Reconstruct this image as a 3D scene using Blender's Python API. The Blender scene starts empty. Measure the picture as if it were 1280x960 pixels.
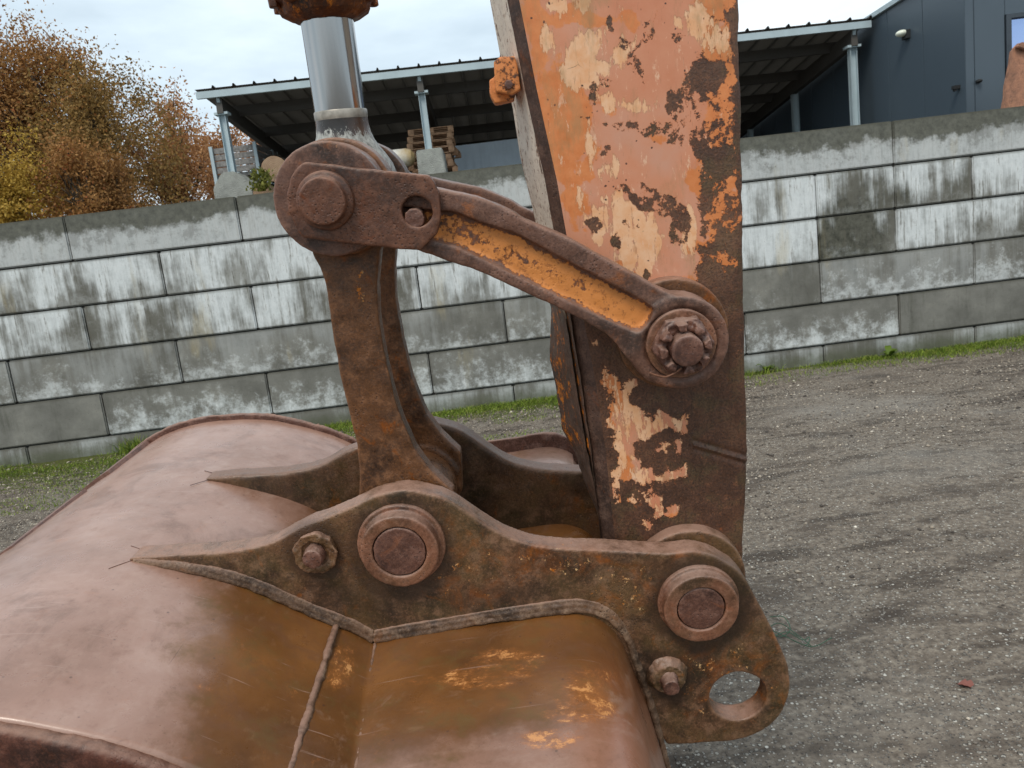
import bpy, bmesh, math, random
import numpy as np
from mathutils import Vector, Matrix
random.seed(7); RNG = np.random.default_rng(7)
SC = bpy.context.scene
COL = SC.collection
PI = math.pi

# ------------------------------------------------------------------ camera
F = 960.0; PITCH = .1653; ROLL = -.1193; HC = 1.456
cp, sp = math.cos(PITCH), math.sin(PITCH)
_f = np.array([0, cp, -sp]); _r = np.array([1., 0, 0]); _u = np.array([0, sp, cp])
_c, _s = math.cos(ROLL), math.sin(ROLL)
CR = _c*_r + _s*_u; CU = -_s*_r + _c*_u; CF = _f
CAMP = np.array([0, 0, HC])
cam = bpy.data.cameras.new("camera"); camo = bpy.data.objects.new("camera", cam); COL.objects.link(camo)
camo.matrix_world = Matrix(((CR[0], CU[0], -CF[0], 0), (CR[1], CU[1], -CF[1], 0), (CR[2], CU[2], -CF[2], HC), (0, 0, 0, 1)))
cam.sensor_width = 36; cam.lens = 36*F/1280; cam.clip_start = .02; cam.clip_end = 3000
cam.dof.use_dof = True; cam.dof.focus_distance = 1.25; cam.dof.aperture_fstop = 22
SC.camera = camo

# ------------------------------------------------------------------ sky and sun
SUN_EL, SUN_AZ = math.radians(52), math.radians(205)     # azimuth clockwise from +Y
world = bpy.data.worlds.new("World"); SC.world = world; world.use_nodes = True
wt = world.node_tree; wt.nodes.clear()
def wn(t): return wt.nodes.new(t)
sky = wn('ShaderNodeTexSky'); sky.sky_type = 'NISHITA'; sky.sun_disc = False
sky.sun_elevation = SUN_EL; sky.sun_rotation = SUN_AZ; sky.air_density = 1.0; sky.dust_density = 1.5
tc = wn('ShaderNodeTexCoord'); mp = wn('ShaderNodeMapping'); mp.inputs['Scale'].default_value = (1, 1, 3.2)
mp.inputs['Rotation'].default_value = (0.1, .25, .6)
no = wn('ShaderNodeTexNoise'); no.inputs['Scale'].default_value = 2.3; no.inputs['Detail'].default_value = 7; no.inputs['Roughness'].default_value = .52
rm = wn('ShaderNodeValToRGB')
e = rm.color_ramp.elements
e[0].position = .34; e[0].color = (5.2, 6.2, 6.9, 1); e[1].position = .66; e[1].color = (8.1, 8.8, 9.2, 1)
m = e.new(.5); m.color = (6.7, 7.8, 8.5, 1)
rm2 = wn('ShaderNodeValToRGB'); e = rm2.color_ramp.elements
e[0].position = .3; e[0].color = (.8, .8, .8, 1); e[1].position = .7; e[1].color = (.96, .96, .96, 1)
mx = wn('ShaderNodeMix'); mx.data_type = 'RGBA'
bg = wn('ShaderNodeBackground'); bg.inputs['Strength'].default_value = .1
wo = wn('ShaderNodeOutputWorld')
L = wt.links.new
L(tc.outputs['Generated'], mp.inputs['Vector']); L(mp.outputs[0], no.inputs['Vector'])
L(no.outputs['Fac'], rm.inputs[0]); L(no.outputs['Fac'], rm2.inputs[0])
L(rm2.outputs[0], mx.inputs['Factor']); L(sky.outputs[0], mx.inputs['A']); L(rm.outputs[0], mx.inputs['B'])
L(mx.outputs['Result'], bg.inputs[0]); L(bg.outputs[0], wo.inputs[0])
sun = bpy.data.lights.new("sun", 'SUN'); sun.energy = 1.5; sun.angle = math.radians(18); sun.color = (1, .92, .8)
so = bpy.data.objects.new("sun", sun); COL.objects.link(so)
sd = Vector((math.sin(SUN_AZ)*math.cos(SUN_EL), math.cos(SUN_AZ)*math.cos(SUN_EL), math.sin(SUN_EL)))
so.rotation_euler = sd.to_track_quat('Z', 'Y').to_euler(); so.location = (0, -3, 8)
SC.view_settings.view_transform = 'Standard'; SC.view_settings.look = 'None'
SC.view_settings.exposure = 0.45; SC.view_settings.gamma = 1

# ------------------------------------------------------------------ projection helpers (to read sizes off the photograph)
def ray(px, py): return CF + CR*((px-640)/F) - CU*((py-480)/F)
def WP(px, py, Y):
    d = ray(px, py); return CAMP + d*(Y/d[1])
NN = ray(640, 195); NN = NN/np.linalg.norm(NN)          # pin axis direction of the digger (leans a little)
ZZ = np.array([0, 0, 1.]) - NN*NN[2]; ZZ /= np.linalg.norm(ZZ)
XX = np.cross(NN, ZZ)
def MP(px, py, D):
    d = ray(px, py); v = d*(D/(d@NN)); return np.array([v@XX, v@ZZ])
def MPs(pts, D): return np.array([MP(x, y, D) for x, y in pts])
def RM(px, py, r, D): return float(np.linalg.norm(MP(px+r, py, D)-MP(px, py, D)))
MROT = Matrix(((XX[0], NN[0], ZZ[0]), (XX[1], NN[1], ZZ[1]), (XX[2], NN[2], ZZ[2])))
def mpix(P):                                             # machine coords (n,3) a,D,b -> photo pixel, for laying out wear and painted shade
    W = P[:, :1]*XX + P[:, 1:2]*NN + P[:, 2:3]*ZZ
    d = W@CF; return 640+F*(W@CR)/d, 480-F*(W@CU)/d

# ------------------------------------------------------------------ numpy noise
_T = np.random.default_rng(3).random((64, 64, 64)).astype(np.float32)
def vnoise(x, y, z):
    xi, yi, zi = np.floor(x).astype(int), np.floor(y).astype(int), np.floor(z).astype(int)
    fx, fy, fz = x-xi, y-yi, z-zi
    fx, fy, fz = fx*fx*(3-2*fx), fy*fy*(3-2*fy), fz*fz*(3-2*fz)
    g = lambda a, b, c: _T[(xi+a) & 63, (yi+b) & 63, (zi+c) & 63]
    return ((g(0,0,0)*(1-fx)+g(1,0,0)*fx)*(1-fy)+(g(0,1,0)*(1-fx)+g(1,1,0)*fx)*fy)*(1-fz) + \
           ((g(0,0,1)*(1-fx)+g(1,0,1)*fx)*(1-fy)+(g(0,1,1)*(1-fx)+g(1,1,1)*fx)*fy)*fz - .5
def fbm(P, s, o=4):
    v = 0; a = 1; t = 0
    for k in range(o):
        q = P*s + k*17.3; v = v + a*vnoise(q[:, 0], q[:, 1], q[:, 2]); t += a; a *= .5; s *= 2.03
    return v/t*2                                         # about -1..1

# ------------------------------------------------------------------ object helpers
def thing(name, label, cat, loc=(0, 0, 0), rot=None, group=None):
    o = bpy.data.objects.new(name, None); COL.objects.link(o); o.empty_display_size = .1
    o.matrix_world = Matrix.Translation(loc) @ (rot.to_4x4() if rot else Matrix())
    o['label'] = label; o['category'] = cat
    if group: o['group'] = group
    return o
def link(name, me, mats, parent=None, loc=None, kind=None):
    o = bpy.data.objects.new(name, me); COL.objects.link(o)
    if not isinstance(mats, (list, tuple)): mats = [mats]
    if not me.materials:
        for m in mats: me.materials.append(m)
    if parent: o.parent = parent
    if loc is not None: o.location = loc
    if kind: o['kind'] = kind
    return o
def mesh_np(name, V, Fc, smooth=False):
    me = bpy.data.meshes.new(name); me.from_pydata([tuple(v) for v in V], [], [tuple(f) for f in Fc]); me.update()
    if smooth: me.polygons.foreach_set('use_smooth', [True]*len(me.polygons))
    return me
def mesh_quads(name, V, Q, smooth=True):                 # fast path for big quad / tri arrays
    me = bpy.data.meshes.new(name); V = np.asarray(V, np.float32); Q = np.asarray(Q, np.int32); k = Q.shape[1]
    me.vertices.add(len(V)); me.vertices.foreach_set('co', V.ravel())
    me.loops.add(Q.size); me.loops.foreach_set('vertex_index', Q.ravel())
    me.polygons.add(len(Q)); me.polygons.foreach_set('loop_start', np.arange(0, Q.size, k, dtype=np.int32))
    me.polygons.foreach_set('loop_total', np.full(len(Q), k, np.int32))
    me.update(calc_edges=True); me.validate()
    if smooth: me.polygons.foreach_set('use_smooth', [True]*len(me.polygons))
    return me
def attr(me, name, vals):
    a = me.attributes.new(name, 'FLOAT', 'POINT'); a.data.foreach_set('value', np.asarray(vals, np.float32))
def coords(me):
    V = np.empty(len(me.vertices)*3, np.float32); me.vertices.foreach_get('co', V); return V.reshape(-1, 3).astype(float)
def grid_faces(nu, nv, flip=False):
    i = np.arange(nu-1)[:, None]; j = np.arange(nv-1)[None, :]
    a = (i*nv+j).ravel(); b = ((i+1)*nv+j).ravel(); c = b+1; d = a+1
    return np.stack([a, d, c, b] if flip else [a, b, c, d], 1)
def catmull(P, n=8, closed=False):
    P = np.asarray(P, float); m = len(P); out = []
    rng = range(m) if closed else range(m-1)
    for i in rng:
        if closed: p0, p1, p2, p3 = P[i-1], P[i], P[(i+1) % m], P[(i+2) % m]
        else: p1, p2 = P[i], P[i+1]; p0 = P[i-1] if i else 2*p1-p2; p3 = P[i+2] if i+2 < m else 2*p2-p1
        for k in range(n):
            t = k/n; out.append(.5*((2*p1)+(-p0+p2)*t+(2*p0-5*p1+4*p2-p3)*t*t+(-p0+3*p1-3*p2+p3)*t**3))
    if not closed: out.append(P[-1])
    return np.array(out)

def bm_prism(bm, pts, D0, D1):
    """outline (a,b) swept along the pin axis from D0 to D1"""
    v0 = [bm.verts.new((p[0], D0, p[1])) for p in pts]; v1 = [bm.verts.new((p[0], D1, p[1])) for p in pts]
    n = len(pts); bm.faces.new(v0); bm.faces.new(v1[::-1])
    for i in range(n): bm.faces.new((v0[i], v1[i], v1[(i+1) % n], v0[(i+1) % n]))
def circ(c, r, n=40, wob=0, ph=0): return [(c[0]+r*(1+wob*math.sin(5*t+ph))*math.cos(t), c[1]+r*(1+wob*math.cos(3*t+ph))*math.sin(t)) for t in np.linspace(0, 2*PI, n, endpoint=False)]
def bm_cyl(bm, c, r, D0, D1, n=40, r1=None):
    a = circ(c, r, n); b = circ(c, r if r1 is None else r1, n)
    v0 = [bm.verts.new((p[0], D0, p[1])) for p in a]; v1 = [bm.verts.new((p[0], D1, p[1])) for p in b]
    bm.faces.new(v0); bm.faces.new(v1[::-1])
    for i in range(n): bm.faces.new((v0[i], v1[i], v1[(i+1) % n], v0[(i+1) % n]))
def bm_tube(bm, P, R, n=10, squash=None):
    P = np.asarray(P, float); rings = []
    for i, p in enumerate(P):
        t = P[min(i+1, len(P)-1)]-P[max(i-1, 0)]; t /= np.linalg.norm(t)
        u = np.cross(t, (0, 1, 0)); 
        if np.linalg.norm(u) < .1: u = np.cross(t, (0, 0, 1))
        u /= np.linalg.norm(u); w = np.cross(t, u); r = R[i] if hasattr(R, '__len__') else R
        rings.append([bm.verts.new(tuple(p+r*(math.cos(a)*u+math.sin(a)*w))) for a in np.linspace(0, 2*PI, n, endpoint=False)])
    for A, B in zip(rings, rings[1:]):
        for k in range(n): bm.faces.new((A[k], A[(k+1) % n], B[(k+1) % n], B[k]))
    bm.faces.new(rings[0][::-1]); bm.faces.new(rings[-1])
def new_bm(): return bmesh.new()
def tmp_obj(bm, base=(0, 0, 0)):
    bmesh.ops.recalc_face_normals(bm, faces=bm.faces)
    me = bpy.data.meshes.new('tmp'); bm.to_mesh(me); bm.free()
    if any(base):
        me.transform(Matrix.Translation(-Vector(base)))
    o = bpy.data.objects.new('tmp', me); COL.objects.link(o); return o
def cast(name, bms, mat, parent, voxel=.003, amp=.0006, nscale=60, smooth=3, cut=None, base=(0, 0, 0), attrs=None, big=.0):
    """several closed shapes fused into one rough forging or casting"""
    if not isinstance(bms, list): bms = [bms]
    o = tmp_obj(bms[0], base); extra = []
    for b in bms[1:]:
        q = tmp_obj(b, base); extra.append(q)
        m = o.modifiers.new('b', 'BOOLEAN'); m.operation = 'UNION'; m.solver = 'EXACT'; m.object = q
    for b in (cut or []):
        q = tmp_obj(b, base); extra.append(q)
        m = o.modifiers.new('b', 'BOOLEAN'); m.operation = 'DIFFERENCE'; m.solver = 'EXACT'; m.object = q
    m = o.modifiers.new('r', 'REMESH'); m.mode = 'VOXEL'; m.voxel_size = voxel; m.adaptivity = 0
    if smooth:
        m = o.modifiers.new('s', 'SMOOTH'); m.iterations = smooth; m.factor = .5
    dg = bpy.context.evaluated_depsgraph_get()
    me = bpy.data.meshes.new_from_object(o.evaluated_get(dg), depsgraph=dg)
    for q in [o]+extra:
        d = q.data; bpy.data.objects.remove(q); bpy.data.meshes.remove(d)
    V = coords(me); nrm = np.empty(len(V)*3, np.float32); me.vertices.foreach_get('normal', nrm); nrm = nrm.reshape(-1, 3)
    B = np.array(base)
    if amp: V = V + nrm*(amp*fbm(V+B, nscale, 3)+big*fbm(V+B+5, 12, 2))[:, None]
    me.vertices.foreach_set('co', V.astype(np.float32).ravel()); me.update()
    me.polygons.foreach_set('use_smooth', [True]*len(me.polygons))
    attr(me, 'upface', np.clip(nrm[:, 2]*1.6-.55, 0, 1))    # lighter tone on upward-facing surfaces, fixed to the metal
    if attrs:
        for k, fn in attrs.items(): attr(me, k, fn(V+B))
    me.name = name; me.materials.clear()
    return link(name, me, mat, parent)
def plain(name, bm, mat, parent=None, base=(0, 0, 0), smooth=None, kind=None, bevel=0):
    bmesh.ops.recalc_face_normals(bm, faces=bm.faces)
    if bevel: bmesh.ops.bevel(bm, geom=list(bm.edges), offset=bevel, segments=2, affect='EDGES', clamp_overlap=True)
    me = bpy.data.meshes.new(name); bm.to_mesh(me); bm.free(); me.transform(Matrix.Translation(-Vector(base)))
    if smooth:
        me.polygons.foreach_set('use_smooth', [True]*len(me.polygons))
        if smooth != True: me.set_sharp_from_angle(angle=math.radians(smooth))
    return link(name, me, mat, parent, kind=kind)
def bm_box(bm, lo, hi, M=None):
    v = [bm.verts.new((x, y, z)) for x in (lo[0], hi[0]) for y in (lo[1], hi[1]) for z in (lo[2], hi[2])]
    for f in ((0,1,3,2), (4,6,7,5), (0,4,5,1), (2,3,7,6), (0,2,6,4), (1,5,7,3)): bm.faces.new([v[i] for i in f])
    if M is not None: bmesh.ops.transform(bm, matrix=M, verts=v)
    return v
def bar(bm, p, q, w, h, up=(0, 0, 1)):
    p, q = Vector(p), Vector(q); d = (q-p); Ln = d.length; d.normalize(); s = d.cross(Vector(up)).normalized(); u = s.cross(d)
    M = Matrix((( d[0], s[0], u[0], p[0]), (d[1], s[1], u[1], p[1]), (d[2], s[2], u[2], p[2]), (0, 0, 0, 1)))
    bm_box(bm, (0, -w/2, -h/2), (Ln, w/2, h/2), M)

# ------------------------------------------------------------------ shader helper
def lin(r, g, b):
    f = lambda c: (c/255/12.92) if c/255 <= .04045 else ((c/255+.055)/1.055)**2.4
    return (f(r), f(g), f(b), 1)
class G:
    def __init__(s, name):
        s.m = bpy.data.materials.new(name); s.m.use_nodes = True; s.t = s.m.node_tree
        s.b = s.t.nodes['Principled BSDF']; s.out = s.t.nodes['Material Output']; s._tc = None
    def n(s, t): return s.t.nodes.new(t)
    def set(s, inp, v):
        if isinstance(v, bpy.types.NodeSocket): s.t.links.new(v, inp)
        else: inp.default_value = v
    def obj(s, ref=None, out='Object'):
        k = s.n('ShaderNodeTexCoord')
        if ref: k.object = ref
        return k.outputs[out]
    def map(s, v, scale=(1, 1, 1), rot=(0, 0, 0), loc=(0, 0, 0)):
        k = s.n('ShaderNodeMapping'); s.set(k.inputs[0], v); k.inputs['Scale'].default_value = scale
        k.inputs['Rotation'].default_value = rot; k.inputs['Location'].default_value = loc; return k.outputs[0]
    def noise(s, v, sc, det=4, ro=.55, dist=0, col=False):
        k = s.n('ShaderNodeTexNoise'); s.set(k.inputs['Vector'], v); k.inputs['Scale'].default_value = sc
        k.inputs['Detail'].default_value = det; k.inputs['Roughness'].default_value = ro; k.inputs['Distortion'].default_value = dist
        return k.outputs['Color' if col else 'Fac']
    def vor(s, v, sc, out='Distance', feat='F1', rnd=1):
        k = s.n('ShaderNodeTexVoronoi'); k.feature = feat; s.set(k.inputs['Vector'], v); k.inputs['Scale'].default_value = sc
        k.inputs['Randomness'].default_value = rnd; return k.outputs[out]
    def att(s, name, ty='GEOMETRY', out='Fac'):
        k = s.n('ShaderNodeAttribute'); k.attribute_name = name; k.attribute_type = ty; return k.outputs[out]
    def math(s, op, a, b=0, c=None, clamp=False):
        k = s.n('ShaderNodeMath'); k.operation = op; k.use_clamp = clamp; s.set(k.inputs[0], a); s.set(k.inputs[1], b)
        if c is not None: s.set(k.inputs[2], c)
        return k.outputs[0]
    def step(s, v, lo, hi, a=0., b=1.):
        k = s.n('ShaderNodeMapRange'); k.interpolation_type = 'SMOOTHSTEP'; s.set(k.inputs[0], v)
        k.inputs[1].default_value = lo; k.inputs[2].default_value = hi; k.inputs[3].default_value = a; k.inputs[4].default_value = b
        return k.outputs[0]
    def mix(s, f, a, b, mode='MIX'):
        k = s.n('ShaderNodeMix'); k.data_type = 'RGBA'; k.blend_type = mode; s.set(k.inputs['Factor'], f)
        a, b = [(q,)*3+(1,) if isinstance(q, float) else q for q in (a, b)]; s.set(k.inputs['A'], a); s.set(k.inputs['B'], b); return k.outputs['Result']
    def ramp(s, f, st):
        k = s.n('ShaderNodeValToRGB'); s.set(k.inputs[0], f); e = k.color_ramp.elements
        e[0].position, e[0].color = st[0]; e[1].position, e[1].color = st[-1]
        for p, c in st[1:-1]: x = e.new(p); x.color = c
        return k.outputs[0]
    def bump(s, h, strength=.5, dist=.001, n=None):
        k = s.n('ShaderNodeBump'); k.inputs['Strength'].default_value = strength; k.inputs['Distance'].default_value = dist
        s.set(k.inputs['Height'], h)
        if n is not None: s.set(k.inputs['Normal'], n)
        return k.outputs[0]
    def hsv(s, c, sat, val):
        k = s.n('ShaderNodeHueSaturation'); k.inputs['Saturation'].default_value = sat; k.inputs['Value'].default_value = val; s.set(k.inputs['Color'], c); return k.outputs[0]
    def sep(s, v):
        k = s.n('ShaderNodeSeparateXYZ'); s.set(k.inputs[0], v); return k.outputs
    def done(s, col, rough=.7, nrm=None, metal=0., spec=.5):
        s.set(s.b.inputs['Base Color'], col); s.set(s.b.inputs['Roughness'], rough); s.set(s.b.inputs['Metallic'], metal)
        s.b.inputs['Specular IOR Level'].default_value = spec
        if nrm is not None: s.set(s.b.inputs['Normal'], nrm)
        return s.m
def simple(name, c, rough=.6, metal=0., var=.25, sc=8, spec=.5, bump=0):
    g = G(name); v = g.obj(); n = g.noise(v, sc, 6, .6)
    d = tuple(x*(1-var) for x in c[:3])+(1,); l = tuple(min(1, x*(1+var)) for x in c[:3])+(1,)
    nb = g.bump(g.noise(v, sc*12, 3), .4, bump) if bump else None
    return g.done(g.ramp(n, [(.3, d), (.7, l)]), rough, nb, metal, spec)

def rust(name, dark=(62, 42, 33), mid=(98, 68, 54), lite=(140, 104, 86), orange=(150, 82, 38), paint=None, amt=0., fleck=.0,
         rough=(.5, .85), bumpd=.0012, olive=0., spec=.5, sc=1., sat=1.18, val=.84):
    """old steel: mottled brown oxide, fine pits, a little orange bloom; optional paint remains where attribute 'paint' says so"""
    g = G(name); v = g.obj()
    n1 = g.noise(v, 9*sc, 9, .66); n2 = g.noise(v, 36*sc, 9, .72); n3 = g.noise(v, 210*sc, 6, .72); n4 = g.noise(v, 22*sc, 7, .68, .8)
    c = g.ramp(n1, [(.36, lin(*[int(x*.8) for x in dark])), (.5, lin(*mid)), (.64, lin(*[int(x*1.16) for x in mid]))])
    c = g.mix(g.step(n2, .5, .66, 0, .6), c, lin(*lite))
    c = g.mix(g.step(n4, .56, .7, 0, .6), c, lin(*orange))
    if olive: c = g.mix(g.step(g.noise(g.map(v, loc=(3, 1, 2)), 11*sc, 7, .66), .42, .6, 0, olive), c, lin(88, 80, 48))
    c = g.mix(g.step(g.noise(g.map(v, loc=(9, 4, 1)), 16*sc, 8, .7), .5, .64, 0, .6), c, lin(*[int(x*.82) for x in dark]))
    pit = g.vor(v, 190*sc); pm = g.step(pit, .14, .36, 1, 0); pm = g.math('MULTIPLY', pm, g.step(n1, .48, .6))
    c = g.mix(g.math('MULTIPLY', pm, .6), c, lin(44, 30, 26))
    n5 = g.noise(g.map(v, loc=(5, 2, 8)), 420*sc, 4, .8)
    c = g.mix(g.step(n5, .5, .68, 0, .32), c, lin(*[int(x*.7) for x in dark])); c = g.mix(g.step(n5, .46, .3, 0, .25), c, lin(*[min(255, int(x*1.12)) for x in lite]))
    c = g.mix(g.step(n3, .5, .64, 0, .36), c, lin(*[int(x*.78) for x in dark])); c = g.mix(g.step(n3, .5, .34, 0, .38), c, lin(*lite))
    k = g.n('ShaderNodeNewGeometry'); edge = g.step(k.outputs['Pointiness'], .503, .57, 0, .45)
    c = g.mix(g.math('MULTIPLY', edge, g.step(n2, .35, .6, .35, 1)), c, lin(*[min(255, int(x*1.12)) for x in lite]))
    wr = g.math('MULTIPLY', g.att('upface'), g.step(n2, .3, .6, .35, .9)); c = g.mix(wr, c, lin(158, 128, 114))
    h = g.math('ADD', g.math('MULTIPLY', n2, .9), g.math('ADD', g.math('MULTIPLY', n3, .8), g.math('MULTIPLY', n5, .35))); h = g.math('SUBTRACT', h, g.math('MULTIPLY', pm, .7))
    r = g.step(g.math('ADD', g.math('MULTIPLY', n2, .7), g.math('MULTIPLY', n3, .3)), .36, .62, rough[0]-.12, rough[1]-.06)
    fl = g.att('fleck'); fn = g.math('ADD', g.math('MULTIPLY', g.noise(v, 60*sc, 5, .6), .45), g.math('MULTIPLY', g.noise(v, 230*sc, 7, .75), .55))
    fm = g.step(g.math('ADD', fn, g.math('MULTIPLY', fl, .105)), .67-fleck, .70-fleck)
    c = g.mix(g.math('MULTIPLY', fm, .85), c, g.mix(g.step(g.noise(v, 50), .4, .6), lin(196, 122, 70), lin(226, 190, 146)))
    c = g.mix(g.math('MULTIPLY', g.step(fl, .1, .9), g.step(n4, .44, .62, 0, .28)), c, lin(146, 88, 52))
    if paint:
        pa = g.att('paint'); pn = g.math('ADD', g.math('MULTIPLY', g.noise(v, 40*sc, 9, .72, .4), .6), g.math('MULTIPLY', g.noise(v, 150*sc, 6, .7), .4))
        s_ = g.math('ADD', g.math('MULTIPLY', pa, .9), g.math('MULTIPLY', g.math('SUBTRACT', pn, .5), 2.4))
        s_ = g.math('ADD', s_, amt)
        halo = g.step(s_, .36, .46); pm2 = g.step(s_, .47, .5)
        pc = g.mix(g.noise(v, 26, 5), lin(*paint), lin(*[min(255, int(x*1.14)) for x in paint]))
        pc = g.mix(g.step(g.noise(v, 120, 5, .7), .52, .66, 0, .6), pc, lin(120, 70, 40))
        c = g.mix(g.math('MULTIPLY', halo, .5), c, lin(*orange)); c = g.mix(pm2, c, pc)
        h = g.math('ADD', h, g.math('MULTIPLY', pm2, .5))
    gr = g.math('MULTIPLY', g.att('grime_shade'), g.step(n2, .3, .6, .5, 1)); c = g.mix(gr, c, lin(44, 32, 24)); r = g.math('ADD', g.math('MULTIPLY', r, g.math('SUBTRACT', 1., gr)), g.math('MULTIPLY', gr, .38))
    return g.done(g.hsv(c, sat, val), r, g.bump(h, .75, bumpd), 0, spec)

# ================================================================== GROUND
ZG = 0.0; ZY = 2.0                                        # yard in front of the wall, raised yard behind it
WX0, WY0, WZT, WPSI, WK = -4.7868, 7.4001, .8554+HC, .0414, .4263
UX = np.array([math.cos(WPSI), math.sin(WPSI), 0]); VX = np.array([-math.sin(WPSI), math.cos(WPSI), 0])
def wall_y(x): return WY0 + (x-WX0)*math.tan(WPSI)

def mat_ground():
    g = G('gravelly_dirt'); v = g.obj()
    big = g.noise(v, .55, 5, .6); med = g.noise(g.map(v, (1, 1.9, 1)), 2.6, 8, .68); fine = g.noise(v, 38, 6, .7); str_ = g.noise(g.map(v, (1, 3.2, 1), rot=(0, 0, .12)), 1.5, 6, .66)
    c = g.ramp(fine, [(.3, lin(78, 71, 65)), (.5, lin(116, 108, 100)), (.7, lin(150, 142, 132))])
    c = g.mix(g.step(med, .5, .62, 0, .7), c, lin(74, 66, 60))
    c = g.mix(g.step(str_, .54, .62, 0, .72), c, lin(62, 55, 50))
    c = g.mix(g.step(big, .5, .68, 0, .45), c, lin(150, 146, 140))
    k = g.n('ShaderNodeTexVoronoi'); g.set(k.inputs['Vector'], v); k.inputs['Scale'].default_value = 62
    rc = g.sep(k.outputs['Color'])
    st = g.math('MULTIPLY', g.step(rc[0], .66, .7), g.step(k.outputs['Distance'], .3, .42, 1, 0))
    c = g.mix(g.math('MULTIPLY', st, g.step(med, .35, .6, .95, .35)), c, g.ramp(rc[1], [(0, lin(112, 108, 104)), (.6, lin(178, 174, 166)), (1, lin(222, 218, 210))]))
    k2 = g.n('ShaderNodeTexVoronoi'); g.set(k2.inputs['Vector'], v); k2.inputs['Scale'].default_value = 120
    rc2 = g.sep(k2.outputs['Color']); st2 = g.math('MULTIPLY', g.step(rc2[0], .6, .63), g.step(k2.outputs['Distance'], .3, .45, 1, 0))
    c = g.mix(g.math('MULTIPLY', st2, .9), c, g.ramp(rc2[1], [(0, lin(66, 62, 60)), (.5, lin(120, 116, 112)), (1, lin(205, 200, 192))]))
    dk = g.step(g.noise(v, 21, 5, .75), .62, .68, 0, .75); c = g.mix(dk, c, lin(52, 47, 44))
    ms = g.att('moss'); mn = g.math('ADD', ms, g.math('MULTIPLY', g.math('SUBTRACT', g.noise(v, 9, 7, .72), .5), 1.3))
    mc = g.ramp(g.noise(v, 60, 5, .7), [(.3, lin(40, 44, 26)), (.55, lin(78, 84, 42)), (.75, lin(116, 124, 60))])
    c = g.mix(g.step(mn, .42, .58, 0, .85), c, mc)
    h = g.math('ADD', g.math('MULTIPLY', fine, .6), g.math('ADD', g.math('MULTIPLY', st, .8), g.math('MULTIPLY', st2, .4)))
    h = g.math('ADD', h, g.math('MULTIPLY', g.noise(v, 9, 6, .7), 1.4))
    return g.done(g.hsv(c, 1.35, .93), g.step(med, .4, .7, .92, .7), g.bump(h, .9, .012), 0, .3)
M_ground = mat_ground()
def axis(lo, hi, step, far, n=26):
    mid = np.arange(lo, hi+step/2, step); k = np.geomspace(step, far, n)
    return np.concatenate([(lo-np.cumsum(k))[::-1], mid, hi+np.cumsum(k)])
gx = axis(-6.5, 7.5, .045, 260); gy = axis(.8, 8.4, .045, 260)
GX, GY = np.meshgrid(gx, gy, indexing='ij'); P = np.stack([GX.ravel(), GY.ravel(), 0*GX.ravel()], 1)
near = ((P[:, 0] > -9) & (P[:, 0] < 10) & (P[:, 1] > -1.5) & (P[:, 1] < 10)).astype(float)
Zg = near*(.022*fbm(P, .9, 3)+.012*fbm(P*[1, 1.8, 1], 4.5, 4)-.0)
P[:, 2] = Zg
me = mesh_quads('ground', P, grid_faces(len(gx), len(gy)))
dw = wall_y(P[:, 0])-P[:, 1]
moss = np.clip(1.0-dw/.5, 0, 1)*(dw > -.4)*(.55+.55*(vnoise(P[:, 0]*1.3, P[:, 1]*2, P[:, 0]*0)+.5)); moss = np.maximum(moss, np.clip(1-dw/2.3, 0, 1)*(P[:, 0] < -1.2)*.82)
moss = np.maximum(moss, np.clip(1-dw/1.25, 0, 1)*((P[:, 0] > -1.2) & (P[:, 0] < .8))*.85)
attr(me, 'moss', moss)
link('ground', me, M_ground, kind='structure')
def ground_z(x, y):
    q = np.stack([x, y, 0*x], 1); return .022*fbm(q, .9, 3)+.012*fbm(q*[1, 1.8, 1], 4.5, 4)

# raised yard behind the wall
bm = new_bm(); bm_box(bm, (-140, 8.75, -.5), (140, 190, ZY))
plain('raised_yard', bm, simple('yard_soil', lin(96, 90, 78), .9, var=.3, sc=1.2, bump=1), kind='structure')

# loose gravel: too many to count
def pebbles(n):
    u = RNG.random(n); y = 1.6+5.7*u**.75; x = RNG.uniform(-6.2, 6.6, n)
    dens = vnoise(x*.9, y*1.7, 0*x+2)+.5; dens = dens*1.5-.35+.5*vnoise(x*2.7, y*4, 0*x+9); keep = (RNG.random(n) < .12+dens) & (y < wall_y(x)-.03)
    x, y = x[keep], y[keep]; n = len(x)
    s = RNG.lognormal(math.log(.0046), .42, n); s = np.clip(s, .002, .016)*np.clip(.75+y/18, .8, 1.2)
    ico = np.array([(0, 0, 1), (1, 0, 0), (0, 1, 0), (-1, 0, 0), (0, -1, 0), (0, 0, -1)], float)
    fc = np.array([(0,1,2), (0,2,3), (0,3,4), (0,4,1), (5,2,1), (5,3,2), (5,4,3), (5,1,4)])
    a = RNG.uniform(0, 6.28, n); sc = RNG.uniform(.6, 1.3, (n, 3))*[1, 1, .6]
    V = ico[None]*sc[:, None]*s[:, None, None]*(1+RNG.uniform(-.25, .25, (n, 6, 1)))
    X = V[..., 0]*np.cos(a)[:, None]-V[..., 1]*np.sin(a)[:, None]; Y = V[..., 0]*np.sin(a)[:, None]+V[..., 1]*np.cos(a)[:, None]
    Z = V[..., 2]+ground_z(x, y)[:, None]+.3*s[:, None]
    V = np.stack([X+x[:, None], Y+y[:, None], Z], -1).reshape(-1, 3)
    Fq = (fc[None]+6*np.arange(n)[:, None, None]).reshape(-1, 3)
    me = mesh_quads('gravel', V, Fq, False); attr(me, 'tone', np.repeat(RNG.random(n), 6)); return me
g = G('gravel_stone'); t = g.att('tone')
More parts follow.
